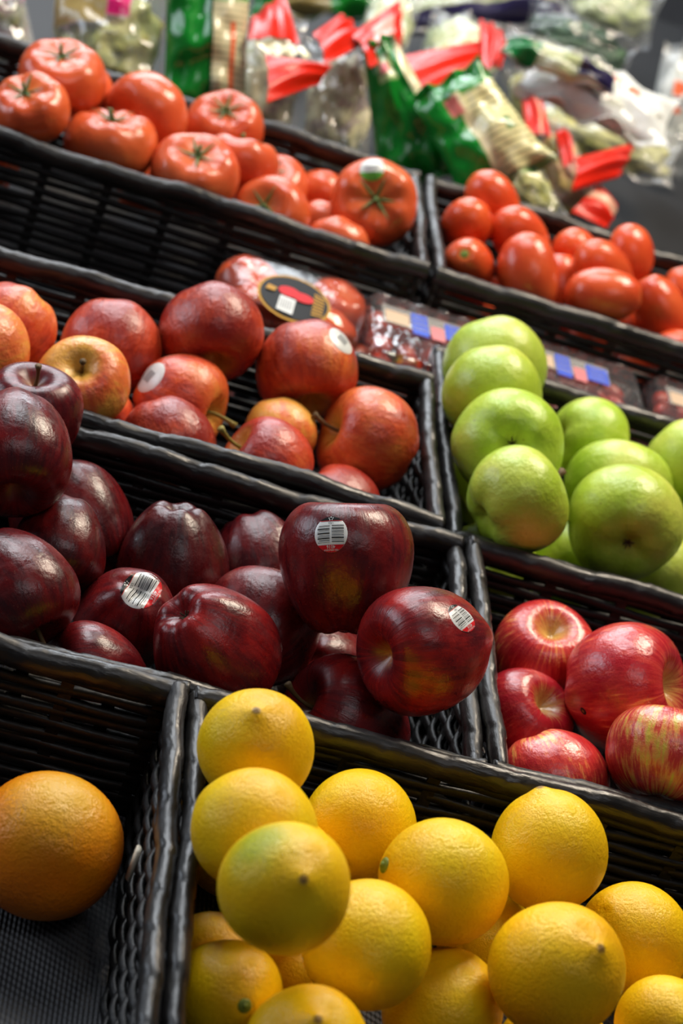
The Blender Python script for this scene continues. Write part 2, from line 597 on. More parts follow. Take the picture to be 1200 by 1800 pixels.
def basket(label, x0, x1, y0, y1, dz=0.0):
    xc, yc = (x0 + x1) / 2, (y0 + y1) / 2
    root = empty('wicker_basket', DISP @ Matrix.Translation((xc, yc, -HB + dz)))
    tag(root, label, 'basket', 'black wicker produce baskets')
    hx, hy = (x1 - x0) / 2, (y1 - y0) / 2
    Rz = lambda a: Matrix.Rotation(a, 4, 'Z')
    # walls: (start, angle, length, stake spacing, weave depth)
    for (sx, sy, ang, L, sp, amp) in ((-hx, -hy, 0, 2 * hx, 0.048, 0.0009), (-hx, hy, 0, 2 * hx, 0.048, 0.0009),
                                      (-hx, -hy, PI / 2, 2 * hy, 0.024, 0.0030), (hx, -hy, PI / 2, 2 * hy, 0.024, 0.0030)):
        M0 = Matrix.Translation((sx, sy, 0)) @ Rz(ang)
        ext = 0.004 if ang == 0 else 0.0
        rm = rim_mesh(L + 2 * ext, rs.uniform(0, 50)) if ang == 0 else rim_mesh(L, rs.uniform(0, 50), 0.0060, 0.0050, 0.032)
        obj('rim', rm, root, M0 @ Matrix.Translation((-ext, 0, HB)))
        sm = [strand_mesh(L - 0.004, sp, amp, 0.0), strand_mesh(L - 0.004, sp, amp, PI)]
        lv = 11
        for k in range(lv):
            z = 0.004 + k * (HB - 0.0125) / (lv - 1) + rs.uniform(-0.0006, 0.0006)
            obj('strand', sm[k % 2], root, M0 @ Matrix.Translation((0.002, 0, z)))
        nst = int(round(L / sp))
        stk = MB().box(-0.0034, 0.0034, -0.0011, 0.0011, 0.0, HB - 0.002).mesh('stake', WICKER, False)
        for k in range(nst + 1):
            s = min(max(k * sp + (L - nst * sp) / 2, 0.004), L - 0.004)
            obj('stake', stk, root, M0 @ Matrix.Translation((s, 0, 0)))
    obj('base_mat', MB().box(-hx + 0.002, hx - 0.002, -hy + 0.002, hy - 0.002, -0.002, 0.002).mesh('base_mat', MAT, False), root)
    return root


BK = {}
BK['lemon'] = basket('black wicker basket holding the yellow lemons', -0.080, 0.33, -0.400, -0.106, 0.006)
BK['orange'] = basket('nearly empty black wicker basket with the single orange', -0.49, -0.0915, -0.400, -0.106, 0.006)
BK['red'] = basket('black wicker basket holding the dark red apples', -0.32, 0.0765, -0.092, 0.1215, -0.004)
BK['honey'] = basket('black wicker basket holding the striped red and yellow apples', 0.0885, 0.49, -0.092, 0.1215)
BK['gala'] = basket('black wicker basket holding the orange-red apples', -0.33, 0.064, 0.137, 0.310)
BK['green'] = basket('black wicker basket holding the green apples', 0.080, 0.48, 0.137, 0.378, -0.010)
BK['tomato'] = basket('black wicker basket holding the large round tomatoes', -0.33, 0.070, 0.490, 0.662)
BK['roma'] = basket('black wicker basket holding the plum tomatoes', 0.084, 0.48, 0.490, 0.662)
# small cream tag clipped on the divider wall beside the orange
tg = MB().tube([(-0.0105, 0, 0), (-0.0105, 0.003, 0.017)], 0.0034, 8, flat=0.45, up=(0, 1, 0)).mesh('tag', CREAM)
o = obj('tag', tg, BK['orange'], Matrix.Translation((0.1995 + 0.003, 0.0495, 0.050)))
o['label'] = 'small cream plastic tag'

# ------------------------------------------------------------------ fruit shapes (unit equator radius, +z = stem end; lemons +z = tip)
def wob(d, ph, amp):
    return 1 + amp * (math.sin(2.1 * d.x + 1.3 * d.y + ph[0]) + math.sin(1.7 * d.y - 2.3 * d.z + ph[1]) + math.sin(2.6 * d.x * d.y * 2 + ph[2]) * 0.6)


def g(x, w):
    return math.exp(-(x / w) ** 2)


def g2(x, w):
    return math.exp(-(abs(x) / w) ** 1.35)


def shape(kind, ph, th, p):
    """polar angle ph, azimuth th, per-fruit parameters p -> (rho, z)"""
    c, s = math.cos(ph), math.sin(ph)
    if kind == 'red':
        low = max(0.0, -c)
        rho = s ** 0.96 * (1 + 0.14 * c - 0.03 * c * c)
        z = (1.02 if c > 0 else 1.24) * math.copysign(abs(c) ** 0.98, c)
        z -= 0.50 * g2(ph, 0.31)
        q = PI - ph
        lobe = math.cos(5 * th + p['o'])
        rho *= 1 + (0.022 + 0.014 * p['a']) * lobe * g(q - 0.85, 0.6) + 0.02 * math.cos(3 * th + p['o'] + 0.4) * g(ph - 0.8, 0.7)
        z += 0.36 * g2(q, 0.34) - 0.055 * (0.5 + 0.5 * lobe) * g(q - 0.45, 0.26)
        return rho, z
    if kind in ('gala', 'honey', 'green'):
        hh = {'gala': 0.95, 'honey': 0.90, 'green': 0.90}[kind]
        rho = s ** 0.93 * (1 + (0.055 if kind != 'green' else 0.03) * c)
        z = hh * math.copysign(abs(c) ** 0.95, c)
        z -= (0.46 if kind != 'green' else 0.40) * g2(ph, 0.29)
        q = PI - ph
        lobe = math.cos(5 * th + p['o'])
        z += 0.26 * g2(q, 0.30) - 0.022 * lobe * g(q - 0.5, 0.3)
        rho *= 1 + 0.016 * lobe * (0.4 + g(q - 0.7, 0.6)) + 0.015 * math.cos(3 * th + p['a'] * 6)
        return rho, z
    if kind == 'lemon':
        rho = s * (1 - 0.03 * c)
        z = 1.04 * c + (0.04 + 0.05 * p['a']) * g(ph, 0.17) - 0.012 * g(ph - 0.36, 0.16)
        z += 0.05 * g(PI - ph, 0.12) - 0.07 * g(PI - ph, 0.30)
        rho *= 1 + 0.01 * math.cos(3 * th + p['o'])
        return rho, z
    if kind == 'orange':
        rho = s; z = 0.97 * c - 0.05 * g(ph, 0.25) + 0.02 * g(PI - ph, 0.2)
        return rho, z
    if kind == 'tomato':
        k = p['k']
        rho = s ** 0.88
        z = 0.78 * math.copysign(abs(c) ** 0.9, c) - (0.20 + 0.08 * p['a']) * g(ph, 0.48) + 0.05 * g(PI - ph, 0.4)
        rib = math.cos(k * th + p['o'])
        rho *= 1 + (0.012 + 0.028 * p['a']) * rib * g(ph - 0.5, 0.75)
        z += 0.035 * p['a'] * rib * g(ph - 0.55, 0.4)
        return rho, z
    if kind == 'roma':
        rho = s ** 0.92 * (1 - 0.07 * c)
        z = 1.42 * c - 0.10 * g(ph, 0.22) - 0.03 * g(PI - ph, 0.2)
        rho *= 1 + 0.018 * math.cos(3 * th + p['o'])
        return rho, z


SKIN = dict(red=RED, gala=GALA, honey=HONEY, green=GREEN, lemon=LEMON, orange=ORANGE, tomato=TOMATO, roma=ROMA)


def fruit_mesh(kind, seed, nph=38, nth=56):
    r = random.Random(seed)
    p = dict(o=r.uniform(0, 6.28), a=r.random(), k=r.choice((5, 6, 7)))
    wp = [r.uniform(0, 6.28) for _ in range(3)]
    wa = dict(red=0.016, gala=0.016, honey=0.016, green=0.012, lemon=0.010, orange=0.008, tomato=0.018, roma=0.014)[kind]
    v = []
    for a in range(nph + 1):
        ph = PI * a / nph
        # denser rings near the poles
        ph = ph - 0.28 * math.sin(2 * ph) * 0.5
        for b in range(nth):
            th = 2 * PI * b / nth
            rho, z = shape(kind, ph, th, p)
            q = Vector((rho * math.cos(th), rho * math.sin(th), z))
            q *= wob(q, wp, wa)
            v.append(q)
            if a in (0, nph): break
    f = []
    for b in range(nth):
        f.append((0, 1 + b, 1 + (b + 1) % nth))
    for a in range(1, nph - 1):
        o0 = 1 + (a - 1) * nth
        for b in range(nth):
            f.append((o0 + b, o0 + nth + b, o0 + nth + (b + 1) % nth, o0 + (b + 1) % nth))
    last = len(v) - 1
    o0 = 1 + (nph - 2) * nth
    for b in range(nth):
        f.append((o0 + b, last, o0 + (b + 1) % nth))
    return mesh(kind + '_body', v, f, SKIN[kind])


CAT = dict(red='apple', gala='apple', honey='apple', green='apple', lemon='lemon', orange='orange', tomato='tomato', roma='tomato')
NAME = dict(red='red_apple', gala='orange_red_apple', honey='striped_apple', green='green_apple', lemon='lemon', orange='orange', tomato='round_tomato', roma='plum_tomato')
GROUP = dict(red='dark red apples in the basket', gala='orange-red apples in the basket', honey='striped apples in the basket', green='green apples in the basket',
             lemon='lemons in the basket', orange=None, tomato='round tomatoes in the basket', roma='plum tomatoes in the basket')


def make_fruit(kind, pos, R, ax, label, seed, color=(1, 1, 1, 1), name=None, group=None, spin=None, res=(38, 56)):
    o = obj(name or NAME[kind], fruit_mesh(kind, seed, *res))
    q = Vector((0, 0, 1)).rotation_difference(Vector(ax).normalized())
    r = random.Random(seed + 5)
    q = q @ Quaternion((0, 0, 1), r.uniform(0, 6.28) if spin is None else spin)
    o.matrix_world = DISP @ Matrix.Translation(pos) @ q.to_matrix().to_4x4() @ Matrix.Scale(R, 4)
    o.color = color
    tag(o, label, CAT[kind], group if group else GROUP[kind])
    return o


def apple_stem(o, length=0.62, bend=0.18, thick=0.045, m=None):
    z0 = min((v.co.z for v in o.data.vertices if v.co.x ** 2 + v.co.y ** 2 < 0.004 and v.co.z > 0), default=0.4)
    pts = []
    for k in range(7):
        t = k / 6
        pts.append((bend * t * t, 0.05 * math.sin(3 * t), z0 - 0.03 + length * t))
    rad = [thick * (1.15 - 0.35 * math.sin(PI * min(1, k / 6 * 1.1))) * (1.45 if k == 6 else 1) for k in range(7)]
    b = MB().tube(pts, rad, 8, up=(0, 1, 0))
    return obj('stem', b.mesh('stem', m or STEM), o)


def apple_calyx(o, size=1.0):
    z0 = max((v.co.z for v in o.data.vertices if v.co.x ** 2 + v.co.y ** 2 < 0.004 and v.co.z < 0), default=-0.6)
    b = MB()
    for k in range(6):
        a = 2 * PI * k / 6 + 0.3
        d = Vector((math.cos(a), math.sin(a), 0))
        pts = [Vector((0, 0, z0 + 0.01)) + d * 0.02, Vector((0, 0, z0 - 0.045)) + d * 0.065 * size, Vector((0, 0, z0 - 0.06 - 0.03 * (k % 2))) + d * (0.12 - 0.05 * (k % 2)) * size]
        b.tube(pts, [0.03, 0.026, 0.008], 5, flat=0.5)
    return obj('calyx', b.mesh('calyx', CALYX), o)


def lemon_button(o):
    z0 = min(v.co.z for v in o.data.vertices)
    zc = max((v.co.z for v in o.data.vertices if v.co.x ** 2 + v.co.y ** 2 < 0.006 and v.co.z < 0), default=z0)
    b = MB()
    b.tube([(0, 0, zc + 0.03), (0, 0, zc - 0.025), (0, 0, zc - 0.05)], [0.14, 0.13, 0.10], 10)
    b.tube([(0, 0, zc - 0.04), (0, 0, zc - 0.075)], [0.06, 0.05], 8)
    return obj('stem_button', b.mesh('stem_button', BUTTON), o)


def tomato_calyx(o, seed, n=5, length=0.62, stem=True):
    r = random.Random(seed)
    bv = BVHTree.FromPolygons([v.co for v in o.data.vertices], [tuple(p.vertices) for p in o.data.polygons])
    z0 = o.data.vertices[0].co.z
    hub = MB().tube([(0, 0, z0 - 0.02), (0, 0, z0 + 0.05), (0, 0, z0 + 0.07)], [0.08, 0.07, 0.04], 8)
    if stem:
        hub.tube([(0, 0, z0 + 0.05), (0.03, 0.02, z0 + 0.17), (0.07, 0.03, z0 + 0.26)], [0.045, 0.04, 0.05], 7)
    c = obj('calyx', hub.mesh('calyx', SEPAL), o)
    for k in range(n):
        a = 2 * PI * (k + r.uniform(-0.2, 0.2)) / n
        d = Vector((math.cos(a), math.sin(a), 0))
        L = length * r.uniform(0.75, 1.1)
        pts = []
        for j in range(6):
            t = j / 5
            q = d * (0.05 + L * t)
            h = bv.ray_cast(q + Vector((0, 0, 3)), Vector((0, 0, -1)))
            zz = h[0].z if h[0] else z0
            pts.append(Vector((q.x, q.y, zz + 0.035 + 0.10 * t * r.uniform(0.3, 1.0))))
        s = MB().tube(pts, [0.035, 0.045, 0.038, 0.028, 0.018, 0.006], 5, flat=0.3, up=tuple(Vector((0, 0, 1)).cross(d)))
        obj('sepal', s.mesh('sepal', SEPAL), c)
    return c


CAMW = DISP @ CAM_POS


def pix_ray(u, v):
    d = CAM_R * ((u - 600) / FPX) + CAM_U * ((900 - v) / FPX) - CAM_B
    return d.normalized()


def at(u, v, h):
    """point on the plane h above the basket rims that the photograph shows at (u, v), display coordinates"""
    d = pix_ray(u, v)
    t = (h - CAM_POS.z) / d.z
    p = CAM_POS + d * t
    return p, (p - CAM_POS).dot(-CAM_B)


def surf_hit(o, u, v):
    """local point and normal on a fruit at photo pixel (u, v)"""
    bv = BVHTree.FromPolygons([w.co for w in o.data.vertices], [tuple(p.vertices) for p in o.data.polygons])
    inv = o.matrix_world.inverted()
    p0 = inv @ CAMW
    d = (inv.to_3x3() @ (DISP.to_3x3() @ pix_ray(u, v))).normalized()
    h = bv.ray_cast(p0, d)
    return bv, h[0], h[1]


def font_mesh(text, size):
    c = bpy.data.curves.new('lettering', 'FONT')
    c.body = text; c.size = size; c.align_x = 'CENTER'; c.align_y = 'CENTER'; c.resolution_u = 2
    ob = bpy.data.objects.new('lettering', c)
    COL.objects.link(ob)
    dg = bpy.context.evaluated_depsgraph_get()
    me = bpy.data.meshes.new_from_object(ob.evaluated_get(dg))
    v = [w.co.copy() for w in me.vertices]
    f = [tuple(p.vertices) for p in me.polygons]
    bpy.data.objects.remove(ob); bpy.data.meshes.remove(me); bpy.data.curves.remove(c)
    return v, f


def sticker(o, u, v, size_px_r, rot=0.0, style='apple', ry=1.0):
    """paper sticker wrapped onto the fruit skin"""
    bv, hit, nrm = surf_hit(o, u, v)
    if hit is None: return None
    inv3 = o.matrix_world.inverted().to_3x3()
    e1 = (inv3 @ (DISP.to_3x3() @ CAM_R)); e1 = (e1 - nrm * e1.dot(nrm)).normalized()
    e2 = nrm.cross(e1)
    ca, sa = math.cos(rot), math.sin(rot)
    e1, e2 = e1 * ca + e2 * sa, e2 * ca - e1 * sa
    R = size_px_r

    def mp(a, b, lift):
        s = hit + e1 * (a * R) + e2 * (b * R * ry) + nrm * 0.8
        h = bv.ray_cast(s, -nrm)
        q = h[0] if h[0] else s - nrm * 0.8
        nn = h[1] if h[0] else nrm
        return q + nn * lift
    B = MB()
    # disc
    NR, NA = 9, 40
    vv = [mp(0, 0, 0.006)]
    ab = [(0, 0)]
    for i in range(1, NR + 1):
        for j in range(NA):
            w = 2 * PI * j / NA
            a, b = i / NR * math.cos(w), i / NR * math.sin(w)
            ab.append((a, b)); vv.append(mp(a, b, 0.006 if i < NR else 0.001))
    ff = [(0, 1 + j, 1 + (j + 1) % NA) for j in range(NA)]
    for i in range(NR - 1):
        for j in range(NA):
            ff.append((1 + i*NA + j, 1 + (i+1)*NA + j, 1 + (i+1)*NA + (j+1) % NA, 1 + i*NA + (j+1) % NA))
    B.add(vv, ff, 0)

    def patch(fn, a0, a1, b0, b1, mi, na=10, nb=3, lift=0.011):
        v2 = []
        for i in range(na + 1):
            for j in range(nb + 1):
                t = i / na
                a = a0 + (a1 - a0) * t
                lo, hi = fn(a, b0, b1)
                v2.append(mp(a, lo + (hi - lo) * j / nb, lift))
        f2 = [(i*(nb+1)+j, (i+1)*(nb+1)+j, (i+1)*(nb+1)+j+1, i*(nb+1)+j+1) for i in range(na) for j in range(nb)]
        B.add(v2, f2, mi)

    def circ(a, b0, b1):
        e = math.sqrt(max(0, 0.985 - a * a))
        return max(-e, min(b0, e)), max(-e, min(b1, e))
    flatf = lambda a, b0, b1: (b0, b1)

    def text(s, size, a, b, mi, flip=False):
        v2, f2 = font_mesh(s, size)
        k = -1 if flip else 1
        B.add([mp(a + k * q.x, b + k * q.y, 0.014) for q in v2], f2, mi)
    if style == 'apple':
        ext = math.sqrt(1 - 0.72 ** 2)
        patch(circ, -0.66, 0.66, 0.74, 1.0, 1)                       # black cap
        patch(circ, -0.66, 0.66, 0.715, 0.74, 2, nb=1)               # thin red line
        patch(circ, -0.80, 0.80, -1.0, -0.60, 2, na=16)              # red foot
        for k in range(5):                                           # ring of five dots
            w = 2 * PI * k / 5 + PI / 2
            c0, c1 = 0.12 * math.cos(w), 0.86 + 0.085 * math.sin(w)
            B.add([mp(c0 + 0.035 * math.cos(x), c1 + 0.035 * math.sin(x), 0.014) for x in [PI * i / 3 for i in range(6)]], [tuple(range(6))], 0)
        text('USA', 0.17, 0, 0.60, 1, True)
        bars = ((0.44, 0.035), (0.36, 0.02), (0.27, 0.05), (0.19, 0.02), (0.11, 0.03), (0.02, 0.06), (-0.09, 0.02), (-0.16, 0.045), (-0.25, 0.055), (-0.36, 0.03), (-0.46, 0.035))
        for k, (b, w) in enumerate(bars):
            patch(flatf, -0.80 if k % 3 else -0.72, -0.06, b - w / 2, b + w / 2, 1 if k % 3 != 1 else 3, na=5, nb=1)
            patch(flatf, 0.06, 0.78, b - w / 2 + 0.015, b + w / 2 + 0.02, 3 if k % 2 else 1, na=5, nb=1)
        text('4016', 0.26, 0, -0.70, 0, True)
        text('RED DELICIOUS', 0.12, 0, -0.87, 0, True)
        mats = [PAPER_W, PAPER_K, PAPER_R, PAPER_GREY]
    elif style == 'tomato':
        patch(circ, -0.92, 0.92, -1.0, -0.30, 1, na=16)
        patch(flatf, -0.6, 0.6, 0.15, 0.25, 2, nb=1)
        patch(flatf, -0.5, 0.5, -0.05, 0.03, 2, nb=1)
        mats = [PAPER_W, PAPER_G, PAPER_GREY, PAPER_GREY]
    else:
        patch(flatf, -0.35, 0.35, -0.32, 0.32, 1, nb=4)
        patch(flatf, -0.55, 0.55, 0.52, 0.60, 1, na=5, nb=1)
        mats = [PAPER_W, PAPER_GREY]
    st = obj('sticker', B.mesh('sticker', mats), o)
    return st

# ------------------------------------------------------------------ fruit: id, kind, centre in display coordinates, equator radius, stem direction
FRUIT = [
    ('L1', 'lemon', (-0.0575, -0.1686, 0.0358), 0.0285, (-0.289, -0.292, 0.912)),
    ('L2', 'lemon', (-0.0562, -0.2267, 0.0346), 0.0287, (0.837, -0.545, 0.053)),
    ('L3', 'lemon', (-0.0483, -0.2825, 0.0569), 0.0289, (0.017, -0.621, 0.783)),
    ('L4', 'lemon', (0.0128, -0.1491, -0.0126), 0.0291, (0.211, 0.976, 0.048)),
    ('L5', 'lemon', (0.0468, -0.2026, 0.0122), 0.0306, (0.984, 0.121, -0.128)),
    ('L6', 'lemon', (0.1076, -0.1564, 0.0096), 0.0302, (-0.43, 0.459, 0.778)),
    ('L7', 'lemon', (0.0078, -0.2525, 0.0075), 0.0297, (0.093, 0.966, -0.242)),
    ('L8', 'lemon', (0.0978, -0.2525, 0.0207), 0.0316, (0.207, -0.378, 0.902)),
    ('L9', 'lemon', (0.1672, -0.1706, -0.0221), 0.0291, (0.811, 0.159, -0.564)),
    ('L10', 'lemon', (-0.0513, -0.279, -0.0182), 0.0254, (-0.142, 0.755, -0.641)),
    ('L11', 'lemon', (-0.0192, -0.3198, 0.0027), 0.0282, (-0.168, -0.304, 0.938)),
    ('L12', 'lemon', (0.0613, -0.2406, -0.0325), 0.0292, (0.211, 0.976, 0.048)),
    ('L13', 'lemon', (0.1694, -0.2359, -0.0132), 0.0241, (-0.061, 0.663, -0.746)),
    ('L14', 'lemon', (-0.0515, -0.2348, -0.043), 0.023, (-0.865, 0.038, 0.5)),
    ('L15', 'lemon', (-0.0074, -0.2203, -0.0565), 0.0232, (0.582, 0.623, 0.523)),
    ('L16', 'lemon', (0.0969, -0.1597, -0.0545), 0.025, (0.736, 0.559, 0.38)),
    ('O1', 'orange', (-0.1385, -0.186, -0.043), 0.0369, (-0.196, 0.923, -0.331)),
    ('R1', 'red', (-0.2019, 0.0336, 0.0286), 0.033, (0.181, -0.909, -0.376)),
    ('R2', 'red', (-0.1969, 0.095, 0.0216), 0.0286, (-0.209, 0.024, 0.978)),
    ('R3', 'red', (-0.1565, 0.0801, -0.0339), 0.0344, (-0.691, 0.699, 0.182)),
    ('R4', 'red', (-0.1629, 0.0216, -0.0166), 0.027, (0.043, -0.893, -0.448)),
    ('R5', 'red', (-0.1825, -0.0514, -0.0014), 0.0325, (0.688, -0.652, -0.319)),
    ('R6', 'red', (-0.0946, 0.052, -0.029), 0.0338, (0.195, -0.404, -0.894)),
    ('R7', 'red', (-0.0401, 0.085, -0.0347), 0.0307, (0.434, -0.718, -0.543)),
    ('R8', 'red', (-0.1172, -0.0054, -0.0301), 0.0286, (-0.017, 0.341, -0.94)),
    ('R9', 'red', (-0.0711, -0.0498, -0.0024), 0.0344, (0.756, 0.155, -0.636)),
    ('R10', 'red', (-0.0119, 0.0066, 0.0399), 0.038, (-0.249, 0.568, 0.784)),
    ('R11', 'red', (-0.0406, 0.0124, -0.0252), 0.0337, (0.167, 0.968, 0.187)),
    ('R12', 'red', (0.0323, -0.0517, 0.0349), 0.0347, (-0.861, -0.507, -0.044)),
    ('R13', 'red', (0.0105, -0.0468, -0.0311), 0.0354, (-0.923, -0.127, 0.364)),
    ('R14', 'red', (0.0098, 0.0322, -0.0593), 0.0302, (0.609, 0.42, -0.673)),
    ('R15', 'red', (-0.1321, -0.0589, -0.0341), 0.0278, (-0.951, -0.262, 0.161)),
    ('H1', 'honey', (0.1394, 0.0602, -0.0211), 0.032, (-0.211, -0.171, 0.962)),
    ('H2', 'honey', (0.1751, 0.0094, 0.0042), 0.0394, (0.701, -0.355, 0.618)),
    ('H3', 'honey', (0.1236, 0.0021, -0.0301), 0.0293, (0.314, -0.247, 0.917)),
    ('H4', 'honey', (0.1333, -0.0544, -0.0262), 0.0324, (0.485, -0.803, -0.346)),
    ('H5', 'honey', (0.1852, -0.0573, 0.0126), 0.0329, (0.01, 0.798, 0.603)),
    ('G1', 'gala', (-0.2205, 0.2284, -0.0041), 0.03, (-0.314, -0.695, -0.647)),
    ('G2', 'gala', (-0.2359, 0.1741, 0.0031), 0.0311, (0.373, 0.918, -0.131)),
    ('G3', 'gala', (-0.1546, 0.2573, -0.0137), 0.0337, (0.043, -0.893, -0.448)),
    ('G4', 'gala', (-0.1691, 0.1742, 0.0025), 0.0298, (-0.263, -0.538, 0.8)),
    ('G5', 'gala', (-0.0931, 0.2728, 0.0107), 0.0342, (0.233, -0.894, -0.381)),
    ('G6', 'gala', (-0.1021, 0.2254, -0.0214), 0.0322, (0.871, -0.444, 0.211)),
    ('G7', 'gala', (-0.1083, 0.1691, -0.0185), 0.0303, (0.445, -0.816, -0.369)),
    ('G8', 'gala', (-0.1513, 0.2018, -0.0361), 0.0247, (-0.213, 0.889, -0.406)),
    ('G9', 'gala', (-0.0247, 0.2699, 0.0055), 0.0349, (0.296, -0.868, -0.398)),
    ('G10', 'gala', (-0.0344, 0.2235, -0.02), 0.0243, (0.324, -0.892, -0.317)),
    ('G11', 'gala', (-0.0441, 0.1721, -0.0161), 0.0307, (-0.921, 0.017, 0.388)),
    ('G12', 'gala', (0.0235, 0.2254, -0.0083), 0.035, (-0.981, -0.131, 0.142)),
    ('G13', 'gala', (0.0075, 0.1703, -0.0312), 0.028, (0.836, -0.477, -0.27)),
    ('A1', 'green', (0.1138, 0.3436, 0.0123), 0.0374, (0.198, -0.938, -0.285)),
    ('A2', 'green', (0.1039, 0.2832, 0.0226), 0.0352, (0.152, -0.941, -0.303)),
    ('A3', 'green', (0.1119, 0.2221, 0.0206), 0.038, (0.194, 0.823, -0.534)),
    ('A4', 'green', (0.1128, 0.1584, 0.0195), 0.0351, (0.745, 0.496, 0.447)),
    ('A5', 'green', (0.1951, 0.1856, 0.0107), 0.0385, (0.072, 0.997, -0.03)),
    ('A6', 'green', (0.2063, 0.2577, -0.0062), 0.037, (0.074, 0.797, 0.6)),
    ('A7', 'green', (0.1959, 0.3245, -0.0127), 0.0313, (0.989, 0.145, -0.035)),
    ('A8', 'green', (0.2707, 0.315, -0.001), 0.0353, (0.324, -0.892, -0.317)),
    ('A9', 'green', (0.187, 0.2213, -0.0528), 0.0317, (0.211, 0.976, 0.048)),
    ('A10', 'green', (0.2496, 0.2317, -0.0511), 0.0335, (0.211, 0.976, 0.048)),
    ('A11', 'green', (0.2929, 0.2753, -0.0509), 0.0346, (0.211, 0.976, 0.048)),
    ('T1', 'tomato', (-0.2492, 0.5259, 0.0131), 0.0307, (-0.413, -0.304, 0.858)),
    ('T2', 'tomato', (-0.2335, 0.5863, 0.0208), 0.0343, (-0.203, -0.235, 0.951)),
    ('T3', 'tomato', (-0.2163, 0.6288, -0.0028), 0.0261, (-0.219, -0.336, 0.916)),
    ('T4', 'tomato', (-0.1834, 0.5428, -0.0017), 0.0362, (-0.207, 0.155, 0.966)),
    ('T5', 'tomato', (-0.1613, 0.6016, 0.0068), 0.0344, (0.635, 0.763, 0.124)),
    ('T6', 'tomato', (-0.1159, 0.5283, 0.0022), 0.0345, (-0.148, -0.304, 0.941)),
    ('T7', 'tomato', (-0.0818, 0.5751, 0.0013), 0.0312, (-0.081, 0.444, 0.893)),
    ('T8', 'tomato', (-0.0971, 0.6278, 0.0054), 0.0319, (-0.211, -0.374, 0.903)),
    ('T9', 'tomato', (-0.0509, 0.5268, -0.0105), 0.031, (-0.438, -0.677, 0.592)),
    ('T10', 'tomato', (-0.0456, 0.6095, -0.0232), 0.0294, (-0.309, -0.375, 0.874)),
    ('T11', 'tomato', (-0.0019, 0.6306, -0.0319), 0.0255, (0.311, 0.925, 0.218)),
    ('T12', 'tomato', (0.0282, 0.5634, 0.0096), 0.0358, (-0.113, -0.832, 0.543)),
    ('T13', 'tomato', (0.0061, 0.522, -0.0194), 0.0267, (0.259, 0.921, 0.29)),
    ('T14', 'tomato', (-0.0019, 0.5834, -0.0361), 0.025, (0.259, 0.921, 0.29)),
    ('T15', 'tomato', (-0.0588, 0.5635, -0.0409), 0.0258, (-0.37, 0.926, 0.07)),
    ('T16', 'tomato', (-0.1429, 0.5684, -0.0402), 0.0256, (-0.37, 0.926, 0.07)),
    ('M1', 'roma', (0.1357, 0.6346, 0.0122), 0.0209, (0.789, -0.153, -0.595)),
    ('M2', 'roma', (0.1121, 0.5927, 0.0009), 0.021, (0.077, 0.489, -0.869)),
    ('M3', 'roma', (0.1595, 0.5963, 0.0046), 0.0216, (0.811, 0.159, -0.564)),
    ('M4', 'roma', (0.1133, 0.5373, -0.0064), 0.0214, (-0.382, -0.693, 0.611)),
    ('M5', 'roma', (0.1592, 0.5257, 0.007), 0.0239, (0.348, -0.633, -0.692)),
    ('M6', 'roma', (0.2159, 0.6151, -0.0049), 0.0201, (0.697, 0.178, -0.695)),
    ('M7', 'roma', (0.2583, 0.6186, 0.0119), 0.0187, (0.348, -0.633, -0.692)),
    ('M8', 'roma', (0.226, 0.5635, 0.012), 0.0222, (0.786, 0.089, -0.611)),
    ('M9', 'roma', (0.2199, 0.5172, 0.0133), 0.0221, (0.899, -0.204, 0.388)),
    ('M10', 'roma', (0.2811, 0.555, -0.0007), 0.0213, (-0.664, 0.411, 0.624)),
    ('M11', 'roma', (0.3112, 0.5999, -0.0026), 0.0192, (-0.488, 0.447, 0.75)),
    ('M12', 'roma', (0.2002, 0.5781, -0.0191), 0.0206, (-0.186, 0.452, 0.872)),
    ('M13', 'roma', (0.2739, 0.5811, -0.0334), 0.0206, (0.954, -0.216, 0.207)),
    ('M14', 'roma', (0.3097, 0.6052, -0.0444), 0.0203, (0.954, -0.216, 0.207)),
    ('M15', 'roma', (0.303, 0.5156, -0.0143), 0.0198, (0.954, -0.216, 0.207)),
    ('F0', 'lemon', (0.2267, -0.1555, -0.0468), 0.0305, (0.057, 0.988, -0.141)),
    ('F1', 'lemon', (0.1244, -0.2432, -0.0471), 0.0302, (-0.581, -0.769, -0.267)),
    ('F2', 'lemon', (0.0068, -0.2834, -0.0478), 0.0295, (0.975, 0.053, 0.216)),
    ('F3', 'lemon', (-0.0412, -0.1447, -0.0491), 0.0282, (-0.961, 0.114, 0.251)),
    ('F4', 'lemon', (0.2149, -0.2248, -0.049), 0.0284, (-0.456, -0.84, -0.293)),
    ('F5', 'lemon', (-0.0293, -0.1921, -0.0149), 0.0284, (0.955, -0.167, 0.245)),
    ('F6', 'honey', (0.2224, 0.0568, -0.0469), 0.0362, (0.255, 0.345, -0.903)),
    ('F7', 'honey', (0.2497, -0.0295, -0.0481), 0.035, (0.537, 0.799, 0.27)),
    ('F8', 'gala', (-0.2448, 0.2688, -0.0512), 0.032, (0.537, -0.731, -0.421)),
    ('F9', 'green', (0.1264, 0.3048, -0.0581), 0.035, (-0.519, -0.649, -0.556)),
    ('F10', 'green', (0.1242, 0.1876, -0.0582), 0.0349, (-0.487, -0.299, 0.821)),
    ('F11', 'tomato', (-0.2687, 0.5658, -0.0491), 0.034, (0.984, -0.179, -0.012)),
    ('F12', 'roma', (0.1514, 0.5977, -0.0599), 0.0236, (0.979, -0.134, 0.156)),
    ('F13', 'roma', (0.1521, 0.5383, -0.0599), 0.0236, (0.214, 0.955, 0.206)),
    ('F14', 'roma', (0.2284, 0.556, -0.0599), 0.0236, (-0.916, -0.135, -0.377)),
